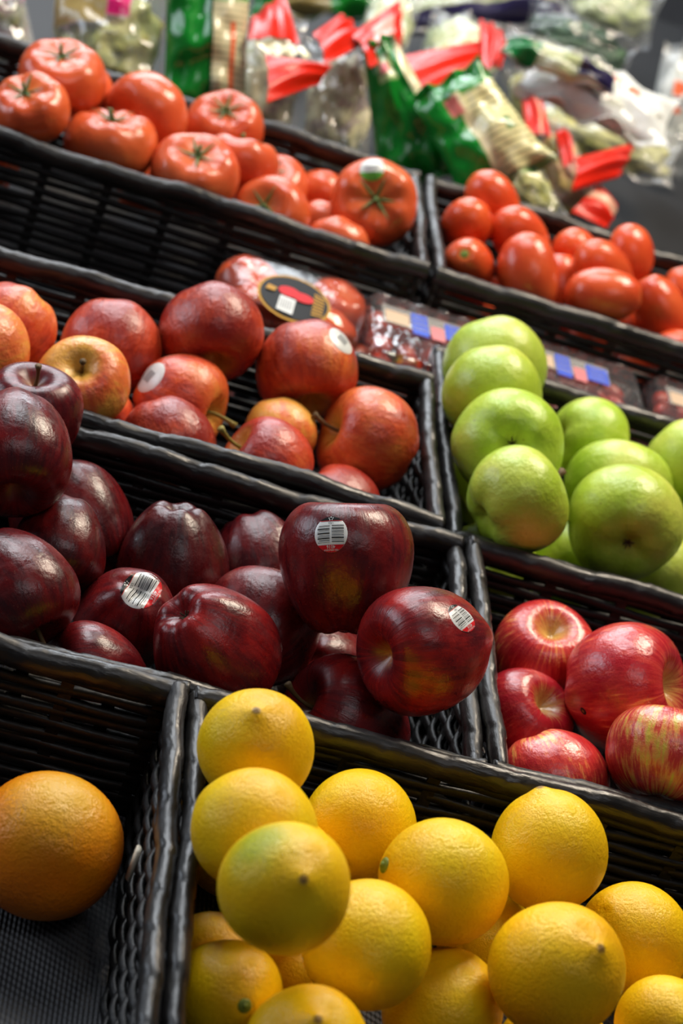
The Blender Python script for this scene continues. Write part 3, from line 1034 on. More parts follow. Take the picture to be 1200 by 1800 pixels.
    ('F15', 'roma', (0.3354, 0.5533, -0.0599), 0.0236, (0.981, 0.155, 0.114)),
    ('F16', 'roma', (0.2368, 0.6166, -0.0599), 0.0236, (-0.214, -0.937, 0.275)),
    ('F17', 'roma', (0.3595, 0.6127, -0.0599), 0.0236, (-0.068, 0.981, -0.184)),
    ('F18', 'roma', (0.2819, 0.5355, -0.0599), 0.0236, (0.959, 0.284, 0.013)),
    ('SR0', 'lemon', (0.2661, -0.3393, -0.0458), 0.0314, (0.688, -0.638, 0.345)),
    ('SR1', 'lemon', (0.22, -0.29, -0.0477), 0.0296, (-0.768, -0.634, 0.093)),
    ('SR2', 'lemon', (0.2789, -0.2363, -0.0472), 0.0301, (-0.924, 0.283, 0.256)),
    ('SR3', 'lemon', (0.2901, -0.1604, -0.0477), 0.0296, (0.334, -0.559, 0.759)),
    ('SR4', 'lemon', (0.2064, -0.3598, -0.0482), 0.0292, (0.575, 0.807, 0.137)),
    ('SR6', 'honey', (0.3332, 0.0329, -0.0435), 0.0394, (0.952, -0.078, 0.297)),
    ('SR7', 'honey', (0.4222, 0.0725, -0.046), 0.037, (0.251, -0.753, 0.608)),
    ('SR8', 'honey', (0.3897, -0.0396, -0.0445), 0.0384, (0.84, -0.128, 0.528)),
    ('SL9', 'gala', (-0.2863, 0.1915, -0.0496), 0.0336, (0.425, -0.781, 0.457)),
    ('SR10', 'green', (0.3648, 0.2688, -0.0578), 0.0353, (-0.188, 0.236, -0.953)),
    ('SR11', 'green', (0.4231, 0.197, -0.0569), 0.0361, (0.212, 0.707, 0.675)),
    ('SR12', 'green', (0.3232, 0.1937, -0.0578), 0.0353, (0.768, 0.559, -0.315)),
    ('SR13', 'green', (0.429, 0.3126, -0.055), 0.038, (-0.849, -0.15, -0.507)),
    ('SR14', 'roma', (0.4388, 0.5465, -0.0608), 0.0228, (0.926, -0.377, -0.033)),
    ('SR15', 'roma', (0.4116, 0.5982, -0.061), 0.0226, (-0.996, -0.042, -0.08)),
    ('SR16', 'roma', (0.3847, 0.5333, -0.0622), 0.0214, (0.141, 0.982, -0.122)),
]
LABEL = {
    'L1': 'lemon with a brown tip, at the inner corner of the lemon basket',
    'L2': 'lemon wedged below the corner lemon and behind the green-tinged one',
    'L3': 'large lemon with a green flush on top, highest of the heap',
    'L4': 'small lemon against the basket wall below the dark red apples',
    'L5': 'lemon lying sideways with a green end pointing left, mid basket',
    'L6': 'lemon with its tip pointing up, leaning on the basket back wall',
    'L7': 'smooth lemon just below the green-flushed lemon and the sideways one',
    'L8': 'orange-tinged lemon with a protruding dark tip on its upper right',
    'L9': 'half hidden lemon at the right behind the orange-tinged one',
    'L10': 'lemon showing a green stem button, beside the basket divider rim',
    'L11': 'lemon cut off by the bottom edge of the picture, left of centre',
    'L12': 'lemon low between the smooth lemon and the orange-tinged one',
    'L13': 'lemon with a green stem button in the bottom right corner',
    'L14': 'shaded lemon peeping out above the one with the stem button at the divider',
    'L15': 'shaded lemon glimpsed under the green-flushed lemon',
    'L16': 'shaded lemon glimpsed under the sideways lemon',
    'O1': 'large orange with a yellow-green patch, alone in its basket',
    'R1': 'dark red apple at the left edge, on top of the heap',
    'R2': 'dark purple-red apple with a stem dimple, behind the topmost one at left',
    'R3': 'dark red apple slanting against the back rim near the left edge',
    'R4': 'dark glossy apple under the left-hand heap with one bright highlight',
    'R5': 'big dark red apple at the left edge just above the front rim',
    'R6': 'broad dark maroon apple with a pale ridge line, against the back wall',
    'R7': 'small dark red apple half hidden behind the upright stickered one',
    'R8': 'red apple with a tilted barcode sticker, behind the big front apple',
    'R9': 'big dark red apple at the front with its crinkled blossom end facing up',
    'R10': 'tall upright dark red apple with a round 4016 barcode sticker',
    'R11': 'shaded dark red apple between the big front apple and the upright one',
    'R12': 'dark red apple lying on its side with an oval sticker, stem hollow facing out',
    'R13': 'wrinkled red apple with a brown stem just above the lemons',
    'R14': 'deeply shaded red apple under the upright stickered one',
    'R15': 'wrinkled red apple low at the front left behind the rim',
    'H1': 'red apple with a wide yellow-green stem hollow, against the back wall',
    'H2': 'shiny red apple with a small black spot, in the striped apple basket',
    'H3': 'dull red apple with a yellow hollow, next to the divider',
    'H4': 'bright red apple touching the rim above the lemons',
    'H5': 'yellow-green apple with red streaks at the right edge',
    'G1': 'orange-red apple at the left edge near the back rim',
    'G2': 'orange-red apple cut off by the left edge',
    'G3': 'round orange-red apple at the back, between the left edge and the darkest one',
    'G4': 'pale orange apple with its stem facing the viewer',
    'G5': 'large dark red apple at the back of the orange-red basket',
    'G6': 'pinkish red apple with a pale oval sticker and a yellow end',
    'G7': 'glossy oblong red apple resting behind the front rim at left',
    'G8': 'small mottled apple tucked at the front rim beside the dark apples',
    'G9': 'orange-red apple with a pale sticker on top, by the wrapped tomatoes',
    'G10': 'plain light orange apple in the middle of the basket',
    'G11': 'pinkish red apple behind the front rim with a short stem at upper left',
    'G12': 'big red and orange apple with a stem at its left, by the divider',
    'G13': 'red apple sunk low behind the rim, only its top showing',
    'A1': 'green apple highest in the picture, at the back of its basket',
    'A2': 'green apple second from the back in the left row',
    'A3': 'green apple with its dark blossom end facing the viewer',
    'A4': 'yellowish green apple at the front left corner with a stem at its right',
    'A5': 'large green apple at the front with a brown blossom end low down',
    'A6': 'green apple just behind the large front one',
    'A7': 'small green apple with brown specks in front of the plastic punnets',
    'A8': 'green apple cut off by the right edge',
    'A9': 'green apple glimpsed between the two front green apples',
    'A10': 'shaded green apple under the large front one',
    'A11': 'green apple low at the right edge beside the large front one',
    'T1': 'ribbed tomato at the left edge with a green star on top',
    'T2': 'tomato at the back left with a green stem, highest in the picture',
    'T3': 'tomato squeezed in behind the ribbed one at the left',
    'T4': 'broad tomato at the front rim, second from the left',
    'T5': 'smooth tomato with no stem showing, against the green bag',
    'T6': 'tomato with a green star resting on the front rim, mid basket',
    'T7': 'smooth tomato just behind the mid-basket one on the rim',
    'T8': 'tomato at the back with green sepals, under the clear salad bag',
    'T9': 'small tomato with a green star low by the front rim',
    'T10': 'small tomato with a green star behind the low one at the rim',
    'T11': 'tomato half hidden behind the big stickered one',
    'T12': 'big tomato with a green and white sticker, star facing the viewer',
    'T13': 'tomato top showing over the front rim below the stickered one',
    'T14': 'shaded tomato left of the stickered one, deep in the basket',
    'T15': 'tomato glimpsed at the rim right of the mid-basket tomato',
    'T16': 'tomato glimpsed at the rim left of the mid-basket tomato',
    'M1': 'plum tomato at the back, nearest the green bags',
    'M2': 'plum tomato at the left beside the divider, above the one with a stem scar',
    'M3': 'plum tomato in the middle behind the upright one',
    'M4': 'plum tomato end-on with a green stem scar',
    'M5': 'upright plum tomato at the front rim',
    'M6': 'plum tomato right of the middle, beside the tall one',
    'M7': 'tall upright plum tomato at the back right',
    'M8': 'plum tomato behind the long horizontal one',
    'M9': 'long plum tomato lying sideways across the front',
    'M10': 'plum tomato leaning at the right end of the sideways one',
    'M11': 'plum tomato cut off by the right edge',
    'M12': 'plum tomato glimpsed right of the upright one',
    'M13': 'plum tomato glimpsed at the rim under the sideways one',
    'M14': 'plum tomato low at the rim near the right edge',
    'M15': 'plum tomato low in the right edge corner',
}
UNDER = dict(lemon='lemon at the bottom of the lemon basket under the heap', honey='striped apple at the bottom of its basket under the others',
             gala='orange-red apple at the bottom of its basket under the others', green='green apple at the bottom of its basket under the others',
             tomato='round tomato at the bottom of its basket under the others', roma='plum tomato at the bottom of its basket under the others',
             red='dark red apple at the bottom of its basket under the others')
# tint (rgb) and blush / greenness (alpha)
TINT = {
    'L3': (1, 1, 0.9, 0.35), 'L8': (1.0, 0.90, 0.8, 1), 'L11': (1.0, 0.90, 0.8, 1), 'L2': (0.97, 0.97, 1, 1), 'L7': (0.96, 1, 1, 1), 'O1': (1, 1, 1, 0.3),
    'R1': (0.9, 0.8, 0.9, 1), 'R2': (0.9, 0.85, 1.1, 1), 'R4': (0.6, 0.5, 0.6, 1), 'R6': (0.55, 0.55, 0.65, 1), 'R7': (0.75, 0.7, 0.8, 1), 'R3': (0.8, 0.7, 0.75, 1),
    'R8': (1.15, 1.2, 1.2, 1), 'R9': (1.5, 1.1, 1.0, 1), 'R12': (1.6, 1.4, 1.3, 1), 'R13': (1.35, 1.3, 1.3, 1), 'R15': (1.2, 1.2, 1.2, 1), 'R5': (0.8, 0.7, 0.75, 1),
    'H1': (1.15, 1.15, 1.1, 0.92), 'H2': (1.15, 1.1, 1.1, 1.0), 'H3': (0.95, 0.9, 0.95, 1.02), 'H4': (1.2, 1.15, 1.05, 0.9), 'H5': (1, 1, 1, 0.74),
    'G1': (1, 1, 1, 0.78), 'G2': (1, 1, 1, 0.66), 'G3': (1, 1, 1, 0.98), 'G4': (1, 1, 1, 0.58), 'G5': (0.9, 0.85, 0.85, 1.15), 'G6': (1, 0.95, 1.05, 0.84), 'G7': (0.9, 0.85, 1, 1.05),
    'G8': (1, 1, 1.1, 0.85), 'G9': (0.95, 0.95, 0.9, 1.0), 'G10': (1, 1, 1, 0.50), 'G11': (1.05, 0.9, 1.1, 1.0), 'G12': (0.95, 0.9, 0.85, 0.90), 'G13': (1, 0.95, 1.1, 1.05),
    'A1': (0.97, 0.95, 1.1, 1), 'A4': (1.0, 0.99, 1, 1), 'A3': (0.92, 0.99, 0.8, 1),
}
OBJ = {}
rr = random.Random(3)
for k, (fid, kind, pos, R, ax) in enumerate(FRUIT):
    under = fid[0] in 'FS'
    col = TINT.get(fid)
    if col is None:
        v = rr.uniform(0.93, 1.04)
        col = (v, v * rr.uniform(0.95, 1.02), v * rr.uniform(0.9, 1.02), 1.0 if kind not in ('gala', 'honey') else rr.uniform(0.85, 1.02))
    OBJ[fid] = make_fruit(kind, pos, R, ax, (NAME[kind].replace('_', ' ') + (' farther along its basket, past the right edge' if fid[1] == 'R' else ' farther along its basket, past the left edge')) if fid[0] == 'S' else UNDER[kind] if under else LABEL[fid], 100 + 7 * k, col,
                          group=(('fruit farther along the baskets: ' if fid[0] == 'S' else 'fruit at the bottom of the baskets: ') + NAME[kind].replace('_', ' ')) if under else None, res=(22, 30) if under else (38, 56))

# green flush near the tip side of the top lemon, yellow-green cheek of the orange
hh_ = surf_hit(OBJ['L3'], 452, 1478)[1]
OBJ['L3'].data.materials[0] = m_citrus('lemon_peel_green_flush', rgb(240, 184, 6), rgb(247, 199, 8), rgb(250, 211, 16), rgb(142, 160, 24), hh_, (0.95, 0.5))
hh_ = surf_hit(OBJ['O1'], 120, 1395)[1]
OBJ['O1'].data.materials[0] = m_citrus('orange_peel_yellow_cheek', rgb(236, 116, 4), rgb(240, 128, 6), rgb(240, 142, 12), rgb(206, 166, 30), hh_, (1.35, 0.6))

# stems, calyxes, sepals
for fid, L, bd, th in (('G4', 0.62, 0.10, 0.045), ('G6', 0.75, 0.2, 0.05), ('G11', 0.85, -0.2, 0.05), ('G12', 0.72, 0.15, 0.045), ('R5', 0.66, 0.1, 0.05), ('R13', 0.66, 0.15, 0.04),
                       ('R2', 0.62, 0.1, 0.045), ('A4', 0.60, 0.1, 0.05)):
    apple_stem(OBJ[fid], L, bd, th, STEM_G if fid in ('G6', 'G11') else None)
for fid in ('R9', 'A3', 'A5', 'H2', 'R6', 'R4'):
    apple_calyx(OBJ[fid], 1.0 if fid[0] != 'R' else 1.25)
for fid in ('L5', 'L10', 'L13'):
    lemon_button(OBJ[fid])
for k, fid in enumerate(('T1', 'T2', 'T3', 'T4', 'T6', 'T8', 'T9', 'T10', 'T12', 'T7')):
    tomato_calyx(OBJ[fid], 40 + k, 5 if fid != 'T8' else 6, 0.48 if fid != 'T12' else 0.50)
o = OBJ['M4']
z0 = o.data.vertices[0].co.z
obj('stem_scar', MB().tube([(0, 0, z0 - 0.03), (0, 0, z0 + 0.02), (0, 0, z0 + 0.03)], [0.20, 0.17, 0.08], 9).mesh('stem_scar', BUTTON), o)

# stickers
sticker(OBJ['R10'], 581, 938, 0.238, 0.0, 'apple', 1.12)
sticker(OBJ['R8'], 250, 1038, 0.36, 1.15, 'apple')
sticker(OBJ['R12'], 812, 1085, 0.25, 0.95, 'apple')
sticker(OBJ['G6'], 262, 661, 0.36, 0.6, 'plain')
sticker(OBJ['G9'], 602, 597, 0.30, -0.4, 'plain')
sticker(OBJ['T12'], 652, 296, 0.27, 0.0, 'tomato')
# dark blemish on the shiny red apple
bv, hit, nrm = surf_hit(OBJ['H2'], 1025, 1250)
if hit:
    e1 = nrm.orthogonal().normalized(); e2 = nrm.cross(e1)
    B = MB()
    for (ra, rb, lift, mi) in ((0.062, 0.045, 0.006, 0), (0.028, 0.02, 0.012, 1)):
        vv = [hit + nrm * lift] + [hit + e1 * ra * math.cos(x) + e2 * rb * math.sin(x) + nrm * (lift - 0.004) for x in [2 * PI * i / 14 for i in range(14)]]
        B.add(vv, [(0, 1 + i, 1 + (i + 1) % 14) for i in range(14)], mi)
    obj('blemish', B.mesh('blemish', [plain('bruise_black', rgb(30, 16, 10), 0.6), plain('bruise_tan', rgb(130, 84, 40), 0.6)]), OBJ['H2'])

# ------------------------------------------------------------------ wrapped tomatoes on the shelf behind the orange-red apples
def wrapped_pack(label, px, h, tom_labels, film_label):
    toms = []
    for k, (u, v, r) in enumerate(px):
        p, t = at(u, v, h)
        R = r * t / FPX
        o = make_fruit('tomato', p, R, (rr.uniform(-.4, .4), rr.uniform(-.3, .3), 1), tom_labels[k], 900 + 13 * k + int(u), (0.86, 0.72, 0.72, 1), name='wrapped_tomato', group='shrink-wrapped tomatoes', res=(28, 40))
        toms.append((p, R))
    return toms


pk = wrapped_pack('', ((438, 503, 60), (450, 552, 62), (588, 540, 56), (568, 590, 62)), -0.032,
                  ('wrapped tomato at the back left of the labelled pack', 'wrapped tomato at the front left of the labelled pack',
                   'wrapped tomato at the back right of the labelled pack', 'wrapped tomato at the front right of the labelled pack'), '')


def wrap_film(name, toms, label, seed):
    """film hull stretched over the tomatoes and tucked under"""
    bm = bmesh.new()
    for p, R in toms:
        bmesh.ops.create_icosphere(bm, subdivisions=3, radius=R * 1.035, matrix=Matrix.Translation(p) @ Matrix.Diagonal((1, 1, 0.86, 1)))
    for p, R in toms:
        for s in (-1, 1):
            bm.verts.new((p.x + s * R * 0.8, p.y, -HB - 0.011)); bm.verts.new((p.x, p.y + s * R * 0.8, -HB - 0.011))
    r = bmesh.ops.convex_hull(bm, input=bm.verts[:])
    dele = [e for e in r['geom_interior'] + r['geom_unused'] if isinstance(e, bmesh.types.BMVert)]
    bmesh.ops.delete(bm, geom=list(set(dele)), context='VERTS')
    bm.verts.index_update()
    c = Vector((sum(p.x for p, R in toms) / len(toms), sum(p.y for p, R in toms) / len(toms), -HB))
    v = [w.co - c for w in bm.verts]
    f = [tuple(w.index for w in q.verts) for q in bm.faces]
    bm.free()
    o = obj(name, mesh(name, v, f, FILM, True))
    o.matrix_world = DISP @ Matrix.Translation(c)
    tag(o, label, 'plastic wrap', 'shrink-wrap films')
    return o, c


wf, wc = wrap_film('tomato_wrap', pk, 'clear shrink film with a black and gold oval label around four tomatoes', 1)
# tray under the pack
tx0, tx1 = min(p.x - R for p, R in pk), max(p.x + R for p, R in pk)
ty0, ty1 = min(p.y - R for p, R in pk), max(p.y + R for p, R in pk)
TRAY = plain('black_foam_tray', (0.02, 0.02, 0.02, 1), 0.5)
tr = MB().box(tx0 + 0.012, tx1 - 0.012, ty0 + 0.012, ty1 - 0.012, 0, 0.020, bev=0.006)
tb = obj('tray', tr.mesh('tray', TRAY), wf, Matrix.Translation(-wc + Vector((0, 0, -HB))))
# the oval label: black field, gold border, red fruit, white code panel, gold lettering band
lp, lt = at(522, 512, 0.002)
lw, ll = 68 * lt / FPX, 0.029
LB = MB()


def oval(cx, cy, rx, ry, z, mi, n=32, rot=0.0):
    ca, sa = math.cos(rot), math.sin(rot)
    vv = []
    for k in range(n):
        a, b = rx * math.cos(2 * PI * k / n), ry * math.sin(2 * PI * k / n)
        vv.append((cx + a * ca - b * sa, cy + a * sa + b * ca, z))
    LB.add(vv, [tuple(range(n))], mi)


oval(0, 0, 1.0, 1.0, 0.0, 1)
oval(0, 0, 0.92, 0.90, 0.0006, 0)
oval(-0.16, 0.20, 0.30, 0.22, 0.0012, 2)
oval(0.22, 0.12, 0.30, 0.20, 0.0013, 2)
LB.add([(-0.42, -0.72, 0.0014), (0.02, -0.78, 0.0014), (0.05, -0.10, 0.0014), (-0.38, -0.06, 0.0014)], [(0, 1, 2, 3)], 3)
for k in range(6):
    LB.add([(-0.36 + 0.06 * k, -0.62, 0.0018), (-0.335 + 0.06 * k, -0.62, 0.0018), (-0.325 + 0.06 * k, -0.20, 0.0018), (-0.35 + 0.06 * k, -0.20, 0.0018)], [(0, 1, 2, 3)], 4)
for k in range(7):                                        # gold lettering strokes, right hand third
    LB.add([(0.50, -0.50 + 0.15 * k, 0.0014), (0.80, -0.46 + 0.13 * k, 0.0014), (0.80, -0.40 + 0.13 * k, 0.0014), (0.50, -0.42 + 0.15 * k, 0.0014)], [(0, 1, 2, 3)], 1)
LB.add([(-0.80, 0.02, 0.0014), (-0.55, 0.02, 0.0014), (-0.50, 0.20, 0.0014), (-0.74, 0.25, 0.0014)], [(0, 1, 2, 3)], 1)
bmv = [Vector((q.x * lw, q.y * ll, q.z)) for q in LB.v]
LB.v = bmv
ol = obj('label', LB.mesh('label', [PAPER_K, GOLD, PAPER_R, PAPER_W, PAPER_GREY], False), wf)
zt = max(v.co.z for v in wf.data.vertices)
ol.matrix_local = Matrix.Translation((lp.x - wc.x, lp.y - wc.y, zt + 0.004)) @ Matrix.Rotation(math.radians(-4), 4, 'Z') @ Matrix.Rotation(math.radians(6), 4, 'X')

pk2 = wrapped_pack('', ((486, 608, 50), (632, 648, 46)), -0.055, ('wrapped tomato glinting low behind the large dark apple', 'wrapped tomato low behind the stickered orange-red apple'), '')
for k, (p, R) in enumerate(pk2):
    wrap_film('tomato_wrap', [(p, R)], ('clear film around the low tomato behind the large dark apple', 'clear film around the low tomato behind the stickered apple')[k], 2)

# ------------------------------------------------------------------ plastic punnets of small tomatoes
GRAPE = m_tomato('grape_tomato_skin', rgb(196, 50, 30), rgb(206, 62, 36), rgb(212, 78, 44))
gm_ = fruit_mesh('roma', 77, 12, 16)
gm_.materials[0] = GRAPE


def punnet(label, cx, cy, z, w, d, h, rz, filled, glabel, labelled=True):
    M = DISP @ Matrix.Translation((cx, cy, z)) @ Matrix.Rotation(rz, 4, 'Z')
    root = empty('tomato_punnet', M)
    tag(root, label, 'plastic box', 'clear plastic punnets of small tomatoes')

    def shell(z0, z1, w0, w1, d0, d1, cap, ribs):
        """open ribbed plastic box side; cap 'lo' or 'hi' closes one end"""
        ring = []
        n = 56
        for lev in range(3):
            t = lev / 2
            ww, dd, zz = w0 + (w1 - w0) * t, d0 + (d1 - d0) * t, z0 + (z1 - z0) * t
            for k in range(n):
                a = 2 * PI * k / n
                ca, sa = math.cos(a), math.sin(a)
                e = 0.22
                x = ww / 2 * math.copysign(abs(ca) ** e, ca)
                y = dd / 2 * math.copysign(abs(sa) ** e, sa)
                s = 1 + (0.018 if (ribs and (k // 2) % 2 == 0 and lev == 1) else 0)
                ring.append((x * s, y * s, zz))
        f = [(l*n+k, l*n+(k+1) % n, (l+1)*n+(k+1) % n, (l+1)*n+k) for l in range(2) for k in range(n)]
        if cap == 'lo': f.append(tuple(reversed(range(n))))
        if cap == 'hi': f.append(tuple(range(2*n, 3*n)))
        return ring, f
    b = MB(); b.add(*shell(0.001, h * 0.62, w * 0.90, w * 0.98, d * 0.90, d * 0.98, 'lo', True))
    obj('tray', b.mesh('tray', PLASTIC, False), root)
    b = MB(); b.add(*shell(h * 0.66, h - 0.001, w * 0.98, w * 0.90, d * 0.98, d * 0.88, 'hi', True))
    obj('lid', b.mesh('lid', PLASTIC, False), root)
    for sy in (-1, 1):
        for k in range(6):
            x = (k - 2.5) * w * 0.14
            obj('rib', MB().box(x - w * 0.045, x + w * 0.045, sy * d * 0.455 - 0.002, sy * d * 0.455 + 0.002, h * 0.70, h * 0.97, bev=0.0012).mesh('rib', PLASTIC), root)
    b = MB()
    v, f = shell(h * 0.62, h * 0.66, w * 1.03, w * 1.03, d * 1.03, d * 1.03, None, False)
    b.add(v, f)
    obj('flange', b.mesh('flange', PLASTIC, False), root)
    if labelled:
        L = MB()
        L.box(-w * 0.26, w * 0.34, -d * 0.02, d * 0.26, h, h + 0.0004, 0)
        L.box(-w * 0.24, -w * 0.08, 0.0, d * 0.18, h + 0.0004, h + 0.0007, 1)
        L.box(-w * 0.06, w * 0.05, -d * 0.08, d * 0.24, h + 0.0004, h + 0.0007, 2)
        L.box(w * 0.07, w * 0.16, -d * 0.08, d * 0.12, h + 0.0004, h + 0.0007, 3)
        L.box(w * 0.17, w * 0.33, -d * 0.02, d * 0.22, h + 0.0004, h + 0.0007, 2)
        for k in range(3):
            L.box(-w * 0.05, w * 0.04, d * (0.0 + 0.08 * k), d * (0.02 + 0.08 * k), h + 0.0007, h + 0.0009, 0)
            L.box(w * 0.19, w * 0.31, d * (0.02 + 0.07 * k), d * (0.035 + 0.07 * k), h + 0.0007, h + 0.0009, 0)
        L.v = [q - Vector((0.12 * w, 0, 0)) for q in L.v]
        obj('label', L.mesh('label', [CLEARISH, TANP, BLUE, PINK], False), root)
    if filled:
        nx, ny = 5, 4
        for i in range(nx):
            for j in range(ny):
                g_ = obj('grape_tomato', gm_)
                R = min(w / nx, d / ny) * 0.40
                x = (i + 0.5 - nx / 2) * w * 0.86 / nx
                y = (j + 0.5 - ny / 2) * d * 0.84 / ny
                q = Matrix.Rotation(rr.uniform(0, 6.28), 4, 'Z') @ Matrix.Rotation(PI / 2 + rr.uniform(-.3, .3), 4, 'X')
                g_.matrix_world = M @ Matrix.Translation((x, y, min(R * 1.15 + 0.004 + rr.uniform(0, max(0.0, h - 2.6 * R - 0.004)), h - R * 1.2))) @ q @ Matrix.Scale(R * 0.86, 4)
                v = rr.uniform(0.85, 1.1)
                g_.color = (v, v, v, 1)
                tag(g_, glabel, 'tomato', 'small tomatoes in the plastic punnets')
    return root


TANP = plain('label_tan', rgb(196, 168, 140), 0.5)
CLEARISH = m_film('label_clear_base', gloss=0.08, opac=0.35, col=(0.75, 0.72, 0.68, 1))
ph = 0.038
# two-high stacks standing on the shelf
for (cx, cy, rz, w, d, nm) in ((0.088, 0.428, 0.02, 0.118, 0.100, 'left of the back green apple'), (0.205, 0.434, 0.0, 0.112, 0.098, 'right of the back green apple'),
                               (0.322, 0.436, -0.02, 0.112, 0.098, 'at the right edge')):
    punnet('lower clear punnet of the stack ' + nm, cx, cy, -HB - 0.012, w, d, 0.044, rz, True, 'small red tomato in the lower punnet of the stack ' + nm, False)
    punnet('upper clear punnet with a blue label, ' + nm, cx, cy, -HB - 0.0115 + 0.044, w, d, ph, rz, True, 'small red tomato in the upper punnet of the stack ' + nm)

# ------------------------------------------------------------------ bags of salad behind the tomatoes
def mask_rect(t, uv, r, soft=0.02):
    u, v = uv
    u0, u1, v0, v1 = r
    a = t.math('MULTIPLY', t.rng(u, u0 - soft, u0 + soft), t.rng(u, u1 + soft, u1 - soft))
    b = t.math('MULTIPLY', t.rng(v, v0 - soft, v0 + soft), t.rng(v, v1 + soft, v1 - soft))
    return t.math('MULTIPLY', a, b)


def m_print(name, base, rects, clear=False, rough=0.22, coat=0.3):
    """printed bag film. rects: (u0,u1,v0,v1,colour,lines) ; clear leaves the unprinted part see-through"""
    t = NT(name)
    uvw = t.sep(t.uv())
    nz = t.noise(t.objco(), 30, 2)
    u = t.math('ADD', uvw[0], t.math('MULTIPLY', t.math('SUBTRACT', nz, 0.5), 0.05))
    v = t.math('ADD', uvw[1], t.math('MULTIPLY', t.math('SUBTRACT', nz, 0.5), 0.05))
    col = base
    alpha = None
    for (u0, u1, v0, v1, c, lines) in rects:
        mk = mask_rect(t, (u, v), (u0, u1, v0, v1), 0.012)
        cc = c
        if lines:
            w = t.math('SINE', t.math('MULTIPLY', uvw[1] if lines > 0 else uvw[0], abs(lines) * 6.283))
            cc = t.mix(t.rng(w, 0.1, 0.6, 0, 0.55), c, rgb(70, 84, 60))
        col = t.mix(mk, col, cc)
        alpha = mk if alpha is None else t.math('MAXIMUM', alpha, mk)
    t.set(Base_Color=col, Roughness=rough)
    t.b.inputs['Coat Weight'].default_value = coat
    t.b.inputs['Coat Roughness'].default_value = 0.1
    t.b.inputs['Specular IOR Level'].default_value = 0.5 if coat else 0.3
    t.bump(t.noise(t.objco(), 24, 2, 0.5), 0.35, 0.006)
    if clear:
        tr = t.n('ShaderNodeBsdfTransparent')
        gl = t.n('ShaderNodeBsdfGlossy'); gl.inputs['Roughness'].default_value = 0.12
        bp = t.n('ShaderNodeBump'); bp.inputs['Strength'].default_value = 0.5; bp.inputs['Distance'].default_value = 0.006
        t.put(bp.inputs['Height'], t.noise(t.objco(), 26, 2, 0.5))
        t.t.links.new(bp.outputs[0], gl.inputs['Normal'])
        df = t.n('ShaderNodeBsdfDiffuse'); df.inputs[0].default_value = (0.8, 0.82, 0.8, 1)
        a = t.n('ShaderNodeMixShader'); a.inputs[0].default_value = clear
        t.t.links.new(tr.outputs[0], a.inputs[1]); t.t.links.new(df.outputs[0], a.inputs[2])
        b_ = t.n('ShaderNodeMixShader'); b_.inputs[0].default_value = 0.08
        t.t.links.new(a.outputs[0], b_.inputs[1]); t.t.links.new(gl.outputs[0], b_.inputs[2])
        c_ = t.n('ShaderNodeMixShader')
        t.put(c_.inputs[0], alpha if alpha is not None else 0.0)
        t.t.links.new(b_.outputs[0], c_.inputs[1]); t.t.links.new(t.b.outputs[0], c_.inputs[2])
        t.t.links.new(c_.outputs[0], t.out.inputs[0])
    return t.m


def m_salad(name, cols, scale=38):
    t = NT(name)
    co = t.objco()
    f = t.noise(t.vm('ADD', co, t.vm('SCALE', t.noisec(co, 20, 2), scale=0.03)), scale, 3, 0.6)
    n = len(cols)
    t.set(Base_Color=t.ramp(f, [(0.28 + 0.44 * k / (n - 1), c) for k, c in enumerate(cols)]), Roughness=0.5)
    t.bump(t.noise(co, 70, 3), 0.5, 0.006)
    return t.m


SAL_G = m_salad('shredded_lettuce', [rgb(92, 104, 40), rgb(160, 160, 76), rgb(200, 196, 120), rgb(226, 222, 176)])
SAL_P = m_salad('mixed_salad', [rgb(88, 58, 76), rgb(150, 128, 116), rgb(200, 194, 150), rgb(226, 220, 190), rgb(150, 150, 70)])
SAL_D = m_salad('dark_kale', [rgb(14, 30, 18), rgb(28, 62, 38), rgb(44, 84, 52), rgb(70, 110, 70)], 30)
SAL_L = m_salad('pale_cabbage', [rgb(132, 146, 86), rgb(184, 194, 136), rgb(214, 218, 176), rgb(232, 232, 208)])
SAL_R = m_salad('spring_mix', [rgb(60, 56, 40), rgb(110, 112, 60), rgb(120, 70, 84), rgb(170, 168, 110)])
SAL_Y = m_salad('pink_and_yellow_mix', [rgb(200, 130, 120), rgb(224, 170, 150), rgb(220, 196, 110), rgb(170, 160, 80)])
C_GREEN = rgb(14, 122, 34); C_RED = rgb(206, 32, 12); C_CREAM = rgb(218, 208, 168); C_TAN = rgb(156, 134, 80); C_MAG = rgb(196, 30, 100)
C_WHITE = rgb(226, 226, 220); C_ORANGE = rgb(228, 104, 60); C_NAVY = rgb(40, 34, 70); C_PGREEN = rgb(150, 180, 110)


